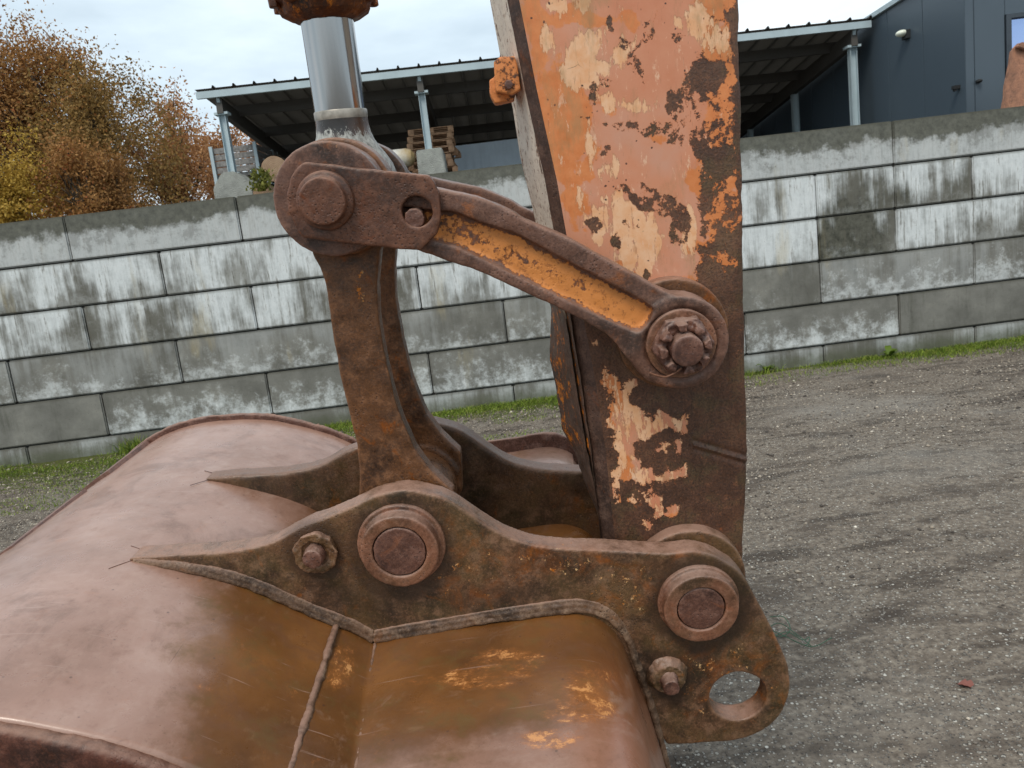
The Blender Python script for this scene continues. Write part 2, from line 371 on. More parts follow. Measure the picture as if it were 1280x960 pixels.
mg = g.done(g.ramp(t, [(0, lin(62, 56, 52)), (.35, lin(112, 104, 96)), (.7, lin(146, 134, 120)), (.95, lin(190, 178, 162)), (1, lin(220, 212, 198))]), .8, None, 0, .3)
o = link('gravel', pebbles(95000), mg, kind='stuff'); o['label'] = 'loose pale gravel scattered over the dirt yard'; o['category'] = 'gravel'

# ================================================================== CONCRETE BLOCK WALL
wall = thing('concrete_block_wall', 'stained grey retaining wall of stacked concrete blocks behind the digger bucket', 'wall',
             (WX0, WY0, WZT), Matrix.Rotation(WPSI, 3, 'Z'))
def mat_wall():
    g = G('stained_concrete'); v = g.obj(wall); gen = g.sep(g.obj(out='Generated')); gz = gen[2]
    oi = g.n('ShaderNodeObjectInfo'); rnd = oi.outputs['Random']
    wt_, dk_, tp_, st_ = (g.att(k, 'OBJECT') for k in ('white', 'dark', 'dark_top', 'streak'))
    off = g.n('ShaderNodeCombineXYZ'); g.set(off.inputs[0], g.math('MULTIPLY', rnd, 37.)); g.set(off.inputs[2], g.math('MULTIPLY', rnd, 11.))
    va = g.n('ShaderNodeVectorMath'); va.operation = 'ADD'; g.set(va.inputs[0], v); g.set(va.inputs[1], off.outputs[0]); w = va.outputs[0]
    n1 = g.noise(w, 2.3, 7, .62); n2 = g.noise(w, 14, 8, .7); fine = g.noise(v, 110, 5, .7)
    streak = g.math('ADD', g.math('MULTIPLY', g.noise(g.map(w, (8, 3, .6)), 1., 6, .66, .15), .55), g.math('MULTIPLY', g.noise(g.map(v, (11, 3, .7)), 1., 9, .72, .15), .45)); streak2 = g.noise(g.map(v, (21, 3, 1.6)), 1., 6, .7, .2)
    base = g.ramp(n1, [(.3, lin(92, 91, 86)), (.55, lin(120, 119, 113)), (.75, lin(144, 142, 134))])
    base = g.mix(g.math('MULTIPLY', st_, .45), base, lin(88, 86, 76)); base = g.mix(g.step(n2, .5, .7, 0, .35), base, lin(92, 92, 84))
    dkm = g.step(g.math('ADD', g.math('ADD', g.math('MULTIPLY', dk_, .8), g.math('MULTIPLY', g.math('SUBTRACT', g.noise(v, 1.1, 5, .6), .5), 2.0)), g.math('ADD', g.math('MULTIPLY', g.math('SUBTRACT', streak, .5), 2.2), g.math('MULTIPLY', g.math('SUBTRACT', gen[0], .5), -.35))), .3, .95); base = g.mix(dkm, base, g.ramp(n2, [(.3, lin(50, 50, 44)), (.7, lin(98, 98, 88))]))
    # lime bloom: drips from the top of a block, crumbly along its foot
    a = g.math('ADD', g.math('MULTIPLY', streak, 1.15), g.math('MULTIPLY', gz, .16)); a = g.math('ADD', a, g.math('ADD', g.math('MULTIPLY', g.math('SUBTRACT', wt_, .5), .5), g.math('MULTIPLY', g.math('SUBTRACT', g.noise(g.map(v, (1.6, 1, 1.2)), 1., 5, .6), .5), 1.3)))
    drip = g.step(a, .54, .86)
    b = g.math('ADD', g.math('MULTIPLY', g.noise(g.map(w, (9, 4, 9)), 1, 9, .78), 1.2), g.math('MULTIPLY', g.math('SUBTRACT', .5, gz), .32))
    b = g.math('ADD', b, g.math('ADD', g.math('MULTIPLY', g.math('SUBTRACT', wt_, .5), .5), g.math('MULTIPLY', g.math('SUBTRACT', n1, .5), .8))); foot = g.step(b, .58, .92)
    wm = g.math('MAXIMUM', g.math('MULTIPLY', drip, st_), g.math('MULTIPLY', foot, g.math('SUBTRACT', .85, g.math('MULTIPLY', st_, .6))))
    white = g.ramp(g.math('ADD', g.math('MULTIPLY', streak2, .6), g.math('MULTIPLY', n2, .4)), [(.3, lin(164, 168, 168)), (.5, lin(208, 213, 214)), (.72, lin(238, 240, 240))])
    c = g.mix(g.math('MULTIPLY', wm, .92), base, white)
    rusty = g.math('MULTIPLY', g.step(g.noise(g.map(v, (2.2, 2, .5), loc=(7, 0, 0)), 1, 5, .6), .6, .7), .35); c = g.mix(rusty, c, lin(176, 160, 118))
    run = g.math('MULTIPLY', g.step(g.math('ADD', streak2, g.math('MULTIPLY', n2, .3)), .68, .82), st_); c = g.mix(g.math('MULTIPLY', run, .75), c, lin(88, 86, 76))
    # weathered crown of the top course
    tpn = g.math('ADD', gz, g.math('MULTIPLY', g.math('SUBTRACT', g.noise(g.map(v, (6, 3, 6)), 1., 8, .72), .5), .9)); tpn = g.math('ADD', tpn, g.math('MULTIPLY', g.math('SUBTRACT', g.noise(v, .9, 3), .5), .9))
    top = g.math('MULTIPLY', g.step(tpn, .5, .68), tp_)
    c = g.mix(g.math('MULTIPLY', top, .93), c, g.ramp(n2, [(.3, lin(66, 67, 60)), (.7, lin(104, 104, 94))]))
    c = g.mix(g.step(fine, .6, .72, 0, .4), c, lin(70, 70, 64))
    hole = g.step(g.vor(v, 38), .05, .12, .75, 0); c = g.mix(hole, c, lin(50, 50, 46))
    ed = g.math('MINIMUM', gz, g.math('SUBTRACT', 1., gz)); c = g.mix(g.step(ed, .0, .07, .6, 0), c, lin(84, 82, 72))
    sep_ = g.sep(v); low = g.math('ADD', sep_[2], g.math('MULTIPLY', n2, .16)); c = g.mix(g.step(low, -2.2, -2.08, .55, 0), c, lin(70, 76, 48))
    h = g.math('ADD', g.math('MULTIPLY', fine, .35), g.math('ADD', g.math('MULTIPLY', n2, .8), g.math('MULTIPLY', wm, .25)))
    return g.done(c, .88, g.bump(h, .7, .006), 0, .25)
M_wall = mat_wall()
GAP = .006
def block_mesh(Lx):
    bm = new_bm(); bm_box(bm, (GAP, 0, -WK+GAP), (Lx-GAP, .8, -GAP))
    bmesh.ops.bevel(bm, geom=list(bm.edges), offset=.012, segments=2, affect='EDGES')
    me = bpy.data.meshes.new('concrete_block'); bmesh.ops.recalc_face_normals(bm, faces=bm.faces); bm.to_mesh(me); bm.free()
    return me
BL = {1.6: block_mesh(1.6), .8: block_mesh(.8)}
def course(r):
    st = .8 if r % 2 == 0 else 0.; js = list(np.arange(st-4.8, 12.9, 1.6))
    if r == 1: js += [8.8]
    if r == 2: js += [8.0]
    return sorted(js)
SP = {(0, 2.4): (.5, .0), (1, 8.0): (.46, .95), (1, 8.8): (.40, .7), (1, 9.6): (.72, .1), (1, 6.4): (.85, 0), (1, 1.6): (.75, .1), (1, 0.): (.62, .3), (1, 3.2): (.95, 0), (1, 4.8): (.8, 0),
      (2, 8.0): (.28, 1.1), (2, 7.2): (.75, .1), (2, 8.8): (.66, .15), (2, 5.6): (.75, 0), (2, .8): (.6, .2), (2, 2.4): (.55, .2), (2, 4.0): (.75, 0), (2, -.8): (.7, .2),
      (3, 0.): (.52, .25), (3, 1.6): (.5, .1), (3, 3.2): (.45, .15), (3, 6.4): (.2, .4), (3, 8.0): (.65, .15), (3, 9.6): (.66, .1), (3, 4.8): (.4, .1),
      (4, -.8): (.0, .42), (4, .8): (.58, .25), (4, 2.4): (.55, .1), (4, 4.0): (.6, .15), (4, 5.6): (.6, .2), (4, 7.2): (.56, .1), (4, 8.8): (.0, .42)}
for r in range(6):
    js = course(r)
    for a, b in zip(js, js[1:]):
        Lx = .8 if b-a < 1 else 1.6
        o = link('concrete_block', BL[Lx], M_wall, wall); o.location = (a, RNG.uniform(-.007, .007), -WK*r)
        o.rotation_euler = (RNG.uniform(-.004, .004), 0, RNG.uniform(-.003, .003))
        w_, d_ = SP.get((r, round(a, 1)), (RNG.uniform(.35, .6), RNG.uniform(.0, .3)))
        if r == 0: w_, d_ = RNG.uniform(.85, 1.05), .05
        if r == 5: w_, d_ = RNG.uniform(.35, .6), RNG.uniform(.0, .35)
        o['white'] = float(w_); o['dark'] = float(d_); o['dark_top'] = 1.0 if r == 0 else 0.0; o['streak'] = float({0: .35, 1: 1., 2: 1., 3: .25, 4: .0, 5: .5}[r])
bm = new_bm(); bm_box(bm, (-4.7, .03, -2.6), (12.6, .77, -.03)); plain('mortar_core', bm, simple('dark_joint_concrete', lin(40, 39, 35), .95), wall)  # dark core showing in the joints between blocks

# grass and moss at the wall foot (stuff), weeds and a tuft (things)
def blades(n, xf, h0, h1, w, spread=.6):
    V = []; Q = []
    x, y, z = xf(n); n = len(x)
    h = RNG.uniform(h0, h1, n); a = RNG.uniform(0, 6.28, n); l = RNG.normal(0, spread, (n, 2))*h[:, None]
    dx, dy = np.cos(a)*w, np.sin(a)*w
    p0 = np.stack([x-dx, y-dy, z], 1); p1 = np.stack([x+dx, y+dy, z], 1)
    m0 = np.stack([x+l[:, 0]*.35-dx*.8, y+l[:, 1]*.35-dy*.8, z+h*.6], 1); m1 = np.stack([x+l[:, 0]*.35+dx*.8, y+l[:, 1]*.35+dy*.8, z+h*.6], 1)
    t0 = np.stack([x+l[:, 0], y+l[:, 1], z+h], 1)
    V = np.stack([p0, p1, m1, m0, t0], 1).reshape(-1, 3); i = 5*np.arange(n)[:, None]
    T = np.concatenate([i+[0, 1, 2], i+[0, 2, 3], i+[3, 2, 4]])
    me = mesh_quads('grass', V, T, False); attr(me, 'tone', np.repeat(RNG.random(n), 5)); return me
def leaf_mat(name, ramp, tr=.25, rough=.6):
    g = G(name); c = g.ramp(g.att('tone'), ramp); m = g.done(c, rough, None, 0, .3)
    t = g.n('ShaderNodeBsdfTranslucent'); g.set(t.inputs[0], c); k = g.n('ShaderNodeMixShader'); k.inputs[0].default_value = tr
    g.t.links.new(g.b.outputs[0], k.inputs[1]); g.t.links.new(t.outputs[0], k.inputs[2]); g.t.links.new(k.outputs[0], g.out.inputs[0]); return m
M_grass = leaf_mat('grass_blade', [(0, lin(58, 74, 22)), (.5, lin(104, 128, 38)), (.85, lin(146, 164, 62)), (1, lin(146, 130, 84))])
def strip(n):
    x = RNG.uniform(-6, 7.2, n); d = RNG.exponential(.2, n)+.03
    y = wall_y(x)-d; k = vnoise(x*1.1, y*4, 0*x)+.5
    k = np.where(x > 1.6, k+.2, k); keep = (k > RNG.uniform(.25, .85, n)) & (d < .75); x, y = x[keep], y[keep]
    return x, y, ground_z(x, y)-.003
def lawn(n):
    x = RNG.uniform(-5.5, .9, n); d = RNG.uniform(.03, 1.0, n)**1.3*1.9; y = wall_y(x)-d; k = vnoise(x*2.1, y*3.1, 0*x+5)+.5
    keep = (k > RNG.uniform(.4, .8, n)); x, y = x[keep], y[keep]; return x, y, ground_z(x, y)-.003
o = link('grass', blades(60000, strip, .010, .05, .0024, .85), M_grass, kind='stuff'); o['label'] = 'low moss and grass growing along the foot of the wall'; o['category'] = 'grass'
o = link('moss', blades(38000, lawn, .008, .026, .0028, .8), M_grass, kind='stuff'); o['label'] = 'thin green moss patches on the gravel beside the wall'; o['category'] = 'moss'
def tuft(px, py, Y, n, h, r, label):
    p = WP(px, py, Y); f = lambda n: (p[0]+RNG.normal(0, r, n), np.minimum(p[1]+RNG.normal(0, r*.6, n), wall_y(p[0])-.02), np.full(n, -.01))
    t = thing('grass_tuft', label, 'grass', (0, 0, 0)); link('blades', blades(n, f, h*.5, h, .004, .45), M_grass, t, kind='stuff')
tuft(170, 572, wall_y(-3.4)-.14, 170, .20, .07, 'bright green grass tuft at the wall foot left of the bucket')
tuft(960, 478, wall_y(2.3)-.12, 60, .09, .08, 'small grass tuft at the wall foot just right of the dipper arm')
def weed(px, py, Y, label):
    p = WP(px, py, Y); V = []; Fc = []; ton = []
    for k in range(13):
        a = RNG.uniform(0, 6.28); l = RNG.uniform(.05, .11); w = l*.3; b = len(V); up = RNG.uniform(.25, .9)
        for s_ in np.linspace(0, 1, 5):
            c = np.array([math.cos(a)*l*s_, math.sin(a)*l*s_, .01+l*up*math.sin(s_*2.2)]); q = np.array([-math.sin(a), math.cos(a), 0])*w*math.sin(PI*min(1, s_*.92+.08))
            V += [c-q, c+[0, 0, -.004], c+q]
        for i in range(4):
            for j in range(2): x = b+3*i+j; Fc.append((x, x+1, x+4, x+3))
    t = thing('weed', label, 'weed', (p[0], p[1], 0)); me = mesh_np('leaves', V, Fc, True); attr(me, 'tone', np.full(len(V), .3)); link('leaves', me, M_grass, t)
weed(1112, 462, wall_y(3.2)-.1, 'broad leaved green weed at the wall foot on the right')
weed(960, 482, wall_y(2.2)-.1, 'feathery green weed at the wall foot beside the dipper arm')

# twine and fallen leaf
def on_ground(px, py):
    d = ray(px, py); k = -HC/d[2]; return CAMP+d*k
bm = new_bm(); gp = lambda L_: np.array([on_ground(*q)+[0, 0, .012+.01*math.sin(i*1.7)] for i, q in enumerate(L_)])
for L_ in ([(962, 775), (980, 778), (988, 790), (975, 797), (962, 793), (978, 800), (1000, 806), (1018, 810), (1040, 804)], [(966, 800), (985, 797), (1003, 803), (1012, 797), (1008, 812), (990, 806)], [(958, 790), (975, 786), (996, 796), (1014, 808)]):
    bm_tube(bm, catmull(gp(L_), 6), .0017, 6)
o = plain('baler_twine', bm, simple('green_plastic_twine', lin(52, 84, 62), .5), smooth=True)
o['label'] = 'tangle of thin green twine lying on the dirt beside the bucket'; o['category'] = 'twine'
p = on_ground(1206, 859); V = []; 
for i in range(5):
    for j in range(5): V.append((p[0]-.024+.012*i, p[1]-.016+.008*j, p[2]+.010+.008*math.sin(i*1.3+j)))
me = mesh_np('fallen_leaf', V, [tuple(q) for q in grid_faces(5, 5) if q[0] not in (0, 3, 15, 18)], True)
o = link('fallen_leaf', me, simple('dead_leaf_brown', lin(120, 72, 62), .7)); o['label'] = 'curled brown dead leaf lying on the dirt at the right'; o['category'] = 'leaf'

# ================================================================== SHED BEHIND THE WALL
M_galv = simple('galvanised_steel', lin(168, 184, 190), .5, .0, .1, 3)
M_roofunder = simple('dark_sheet_underside', lin(92, 88, 82), .7, 0, .12, 2)
M_purlin = simple('shed_purlin_steel', lin(74, 71, 67), .7, 0, .1, 2)
M_roof = simple('grey_sheet_roof', lin(120, 132, 138), .6, 0, .1, 2)
M_darkwall = simple('dark_parts_shed_shade', lin(34, 36, 38), .8, 0, .1, 2)  # dark parts; on the shed rear wall it paints the interior shade
YF = 13.0
fl, fr = WP(250, 122, YF), WP(1086, 33, YF)
zf = (fl[2]+fr[2])/2
shed = thing('open_shed', 'open sided metal roofed shed standing behind the block wall', 'shed', (0, YF, ZY))
def sh(bm, name, mat, **k): return plain(name, bm, mat, shed, base=(0, YF, ZY), **k)
x0, x1 = fl[0], fr[0]; ZF0, ZF1 = fl[2], fr[2]
zf_at = lambda x: ZF0+(ZF1-ZF0)*(x-x0)/(x1-x0)
DEP = 8.2; DROP = .72
zr = lambda x, y: zf_at(x)-DROP*(y-YF)/DEP
bm = new_bm(); bar(bm, (x0-.05, YF, ZF0+.03), (x1+.03, YF, ZF1+.03), .06, .105); sh(bm, 'fascia', M_galv)
nsh = 11; wS = (x1-x0+.1)/nsh
for k in range(nsh):                                     # trapezoid roofing sheets, three ribs each
    bm = new_bm(); prof = []
    for q in range(3):
        b = x0-.05+wS*k+wS*q/3; r = wS/3
        prof += [(b+.0, .0), (b+r-.06, 0), (b+r-.045, .04), (b+r-.025, .04), (b+r-.01, 0)]
    prof.append((x0-.05+wS*(k+1), 0)); rows = []
    for y in (YF-.05, YF+DEP):
        rows.append([bm.verts.new((px_, y, zr(px_, y)+.11+h)) for px_, h in prof]); 
    for a, b in zip(range(len(prof)), range(1, len(prof))): bm.faces.new((rows[0][a], rows[0][b], rows[1][b], rows[1][a]))
    bmesh.ops.solidify(bm, geom=list(bm.faces), thickness=.006)
    sh(bm, 'roof_sheet', M_roofunder)
for y in np.linspace(YF+.9, YF+DEP-.1, 6):
    bm = new_bm(); bar(bm, (x0+.05, y, zr(x0, y)+.0), (x1-.05, y, zr(x1, y)+.0), .07, .17); sh(bm, 'purlin', M_purlin)
pxs = [(270, 1), (523, 1), (778, 1), (1071, 1)]
xp = [WP(274, 140, YF)[0], WP(524, 100, YF)[0], WP(800, 80, YF)[0], WP(1070, 50, YF)[0]]
for i, x in enumerate(xp):
    y0 = YF+.15
    bm = new_bm(); bar(bm, (x, YF+.05, zr(x, YF)-.14), (x, YF+DEP, zr(x, YF+DEP)-.14), .1, .24); sh(bm, 'rafter', M_purlin)
    for j, y in enumerate((y0, y0+2.5, y0+5.2, y0+7.9)):
        if j and i in (1, 2) : continue
        bm = new_bm(); w = .055
        zb = ZY+ (1.3 if (j == 0 and i < 3) else 0)
        bm_box(bm, (x-w, y-.004, zb), (x+w, y+.004, zr(x, y)-.26)); bm_box(bm, (x-w, y-.06, zb), (x-w+.008, y+.06, zr(x, y)-.26)); bm_box(bm, (x+w-.008, y-.06, zb), (x+w, y+.06, zr(x, y)-.26))
        po = sh(bm, 'post', M_galv)
        if j == 0:
            bm = new_bm(); bm_box(bm, (x-.11, y-.09, zr(x, y)-.262), (x+.11, y+.09, zr(x, y)-.225)); bar(bm, (x, y, zr(x, y)-.23), (x, y-.1, zf_at(x)-.02), .05, .05)
            plain('cap_plate', bm, M_galv, po, base=(0, YF, ZY))
bm = new_bm(); yb = YF+7.9; bar(bm, (xp[0], yb, 2.9), (xp[0]+.9, YF+5.4, 4.0), .04, .04); sh(bm, 'brace', M_purlin)
# rear wall, interior shade painted in as a dark colour
bm = new_bm(); bm_box(bm, (WP(560, 200, YF+DEP)[0]-2.2, YF+DEP, ZY), (x1, YF+DEP+.05, zr(x1, YF+DEP)+.1)); sh(bm, 'rear_shade_panel', M_darkwall)

# blue-grey corrugated fence seen under the shed roof
yc = 16.2; a, b = WP(566, 184, yc), WP(760, 160, yc)
fen = thing('corrugated_fence', 'blue grey corrugated steel fence under the shed roof between pallets and dipper arm', 'fence', (a[0], yc, ZY))
zt, zb = a[2]+.02, a[2]-.52
M_corr = simple('blue_grey_sheet', lin(206, 222, 236), .5, 0, .08, 3)
bm = new_bm(); n = int((b[0]-a[0])/.04); rows = [[bm.verts.new((a[0]+.04*i, yc+(.010 if i % 4 < 2 else 0), z)) for i in range(n)] for z in (zb, zt)]
for i in range(n-1): bm.faces.new((rows[0][i], rows[0][i+1], rows[1][i+1], rows[1][i]))
plain('corrugated_sheet', bm, M_corr, fen, base=(a[0], yc, ZY))
bm = new_bm(); bm_box(bm, (a[0]-.05, yc+.03, ZY), (b[0]+.05, yc+.13, zb)); plain('dark_base', bm, M_darkwall, fen, base=(a[0], yc, ZY))

# concrete piers under the posts
M_conc = simple('pale_concrete', lin(150, 152, 146), .85, 0, .3, 5, bump=1)
def pier(px0, px1, pyt, label, round_):
    A, B = WP(px0, pyt, YF), WP(px1, pyt, YF); zt = (A[2]+B[2])/2; t = thing('concrete_pier', label, 'concrete block', ((A[0]+B[0])/2, YF+.15, ZY)); w = (B[0]-A[0])/2; h = zt-ZY
    bm = new_bm(); s = .22 if round_ else .02; pr = [(-w*1.12, 0), (w*1.2, 0), (w, h-s), (w-s*1.2, h), (-w+s*.8, h), (-w, h-s)]
    v0 = [bm.verts.new((x, -.35, z)) for x, z in pr]; v1 = [bm.verts.new((x, .35, z)) for x, z in pr]
    bm.faces.new(v0[::-1]); bm.faces.new(v1); [bm.faces.new((v0[i], v0[(i+1) % 6], v1[(i+1) % 6], v1[i])) for i in range(6)]
    plain('block', bm, M_conc, t, bevel=.02)
pier(268, 318, 216, 'rounded concrete block under the left post of the shed', True)
pier(521, 554, 188, 'square concrete block under the shed post in front of the pallets', False)
pier(770, 830, 150, 'concrete block under the hidden middle post of the shed', False)

# wooden crate of weathered boards
M_board = simple('weathered_grey_board', lin(128, 126, 124), .8, 0, .5, 22)
yq = 14.6; A, B = WP(263, 186, yq), WP(326, 214, yq); t = thing('wooden_crate', 'weathered grey board crate on legs behind the left shed post', 'crate', (A[0], yq, ZY)); ba = (A[0], yq, ZY)
zt, zb = A[2], B[2]+.03; W = B[0]-A[0]; nb = 4
for k in range(nb):
    z0 = zb+(zt-zb)*k/nb
    bm = new_bm(); bm_box(bm, (A[0], yq, z0+.01), (A[0]+W, yq+.03, z0+(zt-zb)/nb-.006)); plain('board', bm, M_board, t, base=ba, bevel=.004)
    bm = new_bm(); bm_box(bm, (A[0]+W-.03, yq+.04, z0+.01), (A[0]+W, yq+1.4, z0+(zt-zb)/nb-.006)); plain('board', bm, M_board, t, base=ba, bevel=.004)
for x in (A[0]-.02, A[0]+W*.93):
    for y in (yq-.04, yq+1.35):
        bm = new_bm(); bm_box(bm, (x, y, ZY), (x+.06, y+.05, zt+.03)); plain('leg', bm, M_galv, t, base=ba)
bm = new_bm(); bm_box(bm, (A[0], yq+.05, zb-.06), (A[0]+W-.04, yq+1.3, zb)); plain('floor_board', bm, M_board, t, base=ba)

# logs, the top one with a pale cut end
g = G('cut_log_end'); v = g.obj(); sx = g.sep(v); rr_ = g.math('SQRT', g.math('ADD', g.math('MULTIPLY', sx[0], sx[0]), g.math('MULTIPLY', sx[2], sx[2])))
M_end = g.done(g.mix(g.math('MULTIPLY', g.math('ADD', g.math('SINE', g.math('MULTIPLY', rr_, 260.)), 1.), .25), g.ramp(g.noise(v, 9, 5), [(.3, lin(140, 114, 90)), (.7, lin(176, 150, 124))]), lin(100, 78, 60)), .9)
M_bark = simple('log_bark', lin(52, 46, 38), .95, 0, .4, 20, bump=1)
yl = 12.2; c0 = WP(343, 211, yl); rl = .205
for k, (dx, row) in enumerate([(0, 0), (-.21, 1), (.21, 1), (-.42, 2), (0, 2), (.42, 2)]):
    c = (c0[0]+dx, yl+RNG.uniform(-.05, .05)*(k > 0), c0[2]-row*.36); r = rl*(1 if k == 0 else RNG.uniform(.93, 1))
    t = thing('log', ['sawn log with pale round cut end on top of the log pile', 'left log of the second row of the log pile', 'right log of the second row of the log pile', 'leftmost log in the bottom row of the log pile', 'middle log in the bottom row of the log pile', 'rightmost log in the bottom row of the log pile'][k], 'log', c, group='logs stacked behind the wall')
    bm = new_bm(); ci = [(r*(1+.06*math.sin(3*a_+k))*math.cos(a_), r*math.sin(a_)) for a_ in np.linspace(0, 2*PI, 22, endpoint=False)]
    v0 = [bm.verts.new((x, 0, z)) for x, z in ci]; v1 = [bm.verts.new((x*.93, 2.2, z*.93)) for x, z in ci]; bm.faces.new(v1); [bm.faces.new((v0[i], v0[i-1], v1[i-1], v1[i])) for i in range(22)]
    plain('bark', bm, M_bark, t, smooth=True)
    bm = new_bm(); bm_prism(bm, [(x*.93, z*.93) for x, z in ci], -.012, .03); plain('cut_end', bm, M_end, t)
# ground sill under the log pile
bm = new_bm(); bm_box(bm, (c0[0]-.9, yl-.1, ZY), (c0[0]+.9, yl+2.3, c0[2]-.72-.17)); o = plain('concrete_plinth', bm, M_conc); o['label'] = 'low concrete plinth under the log pile behind the wall'; o['category'] = 'plinth'
# ivy
c = WP(326, 226, 11.9); f = lambda n: (c[0]+RNG.normal(0, .07, n), c[1]+RNG.normal(0, .1, n), c[2]-.15+RNG.random(n)*.3)
t = thing('ivy', 'yellow green ivy hanging beside the log pile', 'ivy', (0, 0, 0)); me = blades(260, f, .03, .07, .018, .9); link('leaves', me, leaf_mat('ivy_leaf', [(0, lin(74, 80, 26)), (1, lin(124, 124, 50))]), t)

# pale tank
yt = 13.6; A, B = WP(478, 201, yt), WP(519, 200, yt); r = .16
g = G('pale_painted_tank'); v = g.obj(); sx = g.sep(v); mm = g.step(g.math('ADD', sx[0], g.math('MULTIPLY', g.noise(v, 6, 6, .7), .5)), .1, .55)
M_tank = g.done(g.mix(mm, lin(214, 216, 212), lin(168, 146, 104)), .5)
t = thing('storage_tank', 'pale cylindrical tank lying beside the pallets with a yellowed end', 'tank', ((A[0]+B[0])/2, yt, A[2]))
bm = new_bm(); L2 = (B[0]-A[0])/2; xs = [-L2-1.2, -.1, L2-.14, L2-.05, L2]; rs = [r, r, r, r*.8, r*.35]; rings = []
for x_, r_ in zip(xs, rs): rings.append([bm.verts.new((x_, r_*math.cos(a_), r_*math.sin(a_))) for a_ in np.linspace(0, 2*PI, 24, endpoint=False)])
for P_, Q_ in zip(rings, rings[1:]): [bm.faces.new((P_[i], P_[(i+1) % 24], Q_[(i+1) % 24], Q_[i])) for i in range(24)]
bm.faces.new(rings[-1]); bm.faces.new(rings[0]); plain('shell', bm, M_tank, t, smooth=35)
for q0 in (-L2-1, L2-.4): bm = new_bm(); bm_box(bm, (q0, -.12, ZY-A[2]), (q0+.2, .12, -.1)); plain('cradle', bm, M_darkwall, t)

# pallets, one thing each
M_pal = simple('pallet_wood', lin(172, 136, 106), .8, 0, .35, 14); M_pal2 = simple('grey_pallet_wood', lin(150, 140, 132), .8, 0, .3, 14)
yp = 14.0; pb, ptop = WP(540, 213, yp)[2], WP(540, 159, yp)[2]; pc = WP(537, 180, yp)[0]; nP = 7; ph = .115
zz = ptop-nP*ph
def pallet_meshes(w):
    out = []; 
    def bx(lo, hi):
        bm = new_bm(); bm_box(bm, lo, hi); bmesh.ops.bevel(bm, geom=list(bm.edges), offset=.003, segments=1, affect='EDGES'); me = bpy.data.meshes.new('board'); bm.to_mesh(me); bm.free(); return me
    d = 1.0; bt = .018
    for k in range(5): out.append(('board', bx((-w/2, k*d/5+.01, ph-bt), (w/2, k*d/5+.13, ph-.002))))
    for k in range(3): out.append(('board', bx((-w/2, k*d/2.35, .002), (w/2, k*d/2.35+.1, bt))))
    for x in (-w/2, -.05, w/2-.1):
        for y in (0, .43, .9): out.append(('block', bx((x, y-.002, bt+.001), (x+.1, y+.1, ph-bt-.001))))
    return out
PW = .80; PMS = pallet_meshes(PW)
LB = ['lowest pallet of the stack behind the shed post, close to the wall top', 'wooden pallet second from the bottom of the stack behind the shed post', 'wooden pallet third from the bottom of the stack behind the shed post', 'wooden pallet midway up the stack behind the shed post',
      'wooden pallet third from the top of the stack behind the shed post', 'wooden pallet just below the grey topmost one of the stack', 'greyish pallet on the very top of the pallet stack']
for k in range(nP):
    off = [.04, -.03, -.05, .02, .0, .02, .05][k]
    t = thing('pallet', LB[k], 'pallet', (pc+off, yp, zz+k*ph), Matrix.Rotation([.06, -.03, .02, -.08, .03, 0, .05][k], 3, 'Z'), 'pallets stacked under the shed')
    for nm, me in PMS: link(nm, me, M_pal, t) if k < 6 else link(nm, me.copy(), M_pal, t)
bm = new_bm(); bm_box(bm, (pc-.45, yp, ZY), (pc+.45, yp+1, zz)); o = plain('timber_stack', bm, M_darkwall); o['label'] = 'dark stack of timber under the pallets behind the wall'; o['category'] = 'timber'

# ================================================================== SLATE BLUE BUILDING
M_slate = simple('slate_blue_cladding', lin(72, 84, 94), .42, 0, .06, .5)
xA = fr[0]+.12
lo, hi = 8.0, 13.0                                       # where the near corner falls at px 1207
for _ in range(40):
    ym = (lo+hi)/2; q = np.array([xA, ym, 3.2])-CAMP; px = 640+F*(q@CR)/(q@CF)
    if px > 1207: lo = ym
    else: hi = ym
yA = (lo+hi)/2; ZTB = WP(1090, 22, YF)[2]
bld = thing('slate_building', 'tall slate blue clad building at the right behind the wall', 'building', (xA, yA, ZY)); bb = (xA, yA, ZY)
wnx, wz0, wz1 = WP(1259, 60, yA)[0], WP(1262, 130, yA)[2]-.1, WP(1262, 18, yA)[2]
H1 = ZTB
def clad(bm_lo, bm_hi):
    bm = new_bm(); bm_box(bm, bm_lo, bm_hi); plain('cladding_panel', bm, M_slate, bld, base=bb, bevel=.006)
for k in range(11):
    clad((xA, yA+.004+k*1.0, ZY), (xA+.12, yA+k*1.0+.998, H1))
clad((xA+.122, yA, ZY), (wnx-.03, yA+.12, H1+.4)); clad((wnx-.028, yA, wz1), (wnx+1.5, yA+.12, H1+.4)); clad((wnx-.028, yA, ZY), (wnx+1.5, yA+.12, wz0)); clad((wnx+1.502, yA, ZY), (wnx+6, yA+.12, H1+.4))
bm = new_bm(); bm_box(bm, (xA-.06, yA-.06, H1), (xA+.2, yA+11.2, H1+.07)); plain('roof_edge', bm, M_galv, bld, base=bb)
bm = new_bm(); bm_box(bm, (xA+.13, yA+.13, H1-.3), (xA+9, yA+11, H1-.02)); plain('roof', bm, M_purlin, bld, base=bb)
g = G('window_glass'); M_glass = g.done(lin(150, 172, 214), .04, None, .85)
bm = new_bm(); bm_box(bm, (wnx+.05, yA+.04, wz0+.05), (wnx+1.45, yA+.06, wz1-.05)); wf = new_bm()
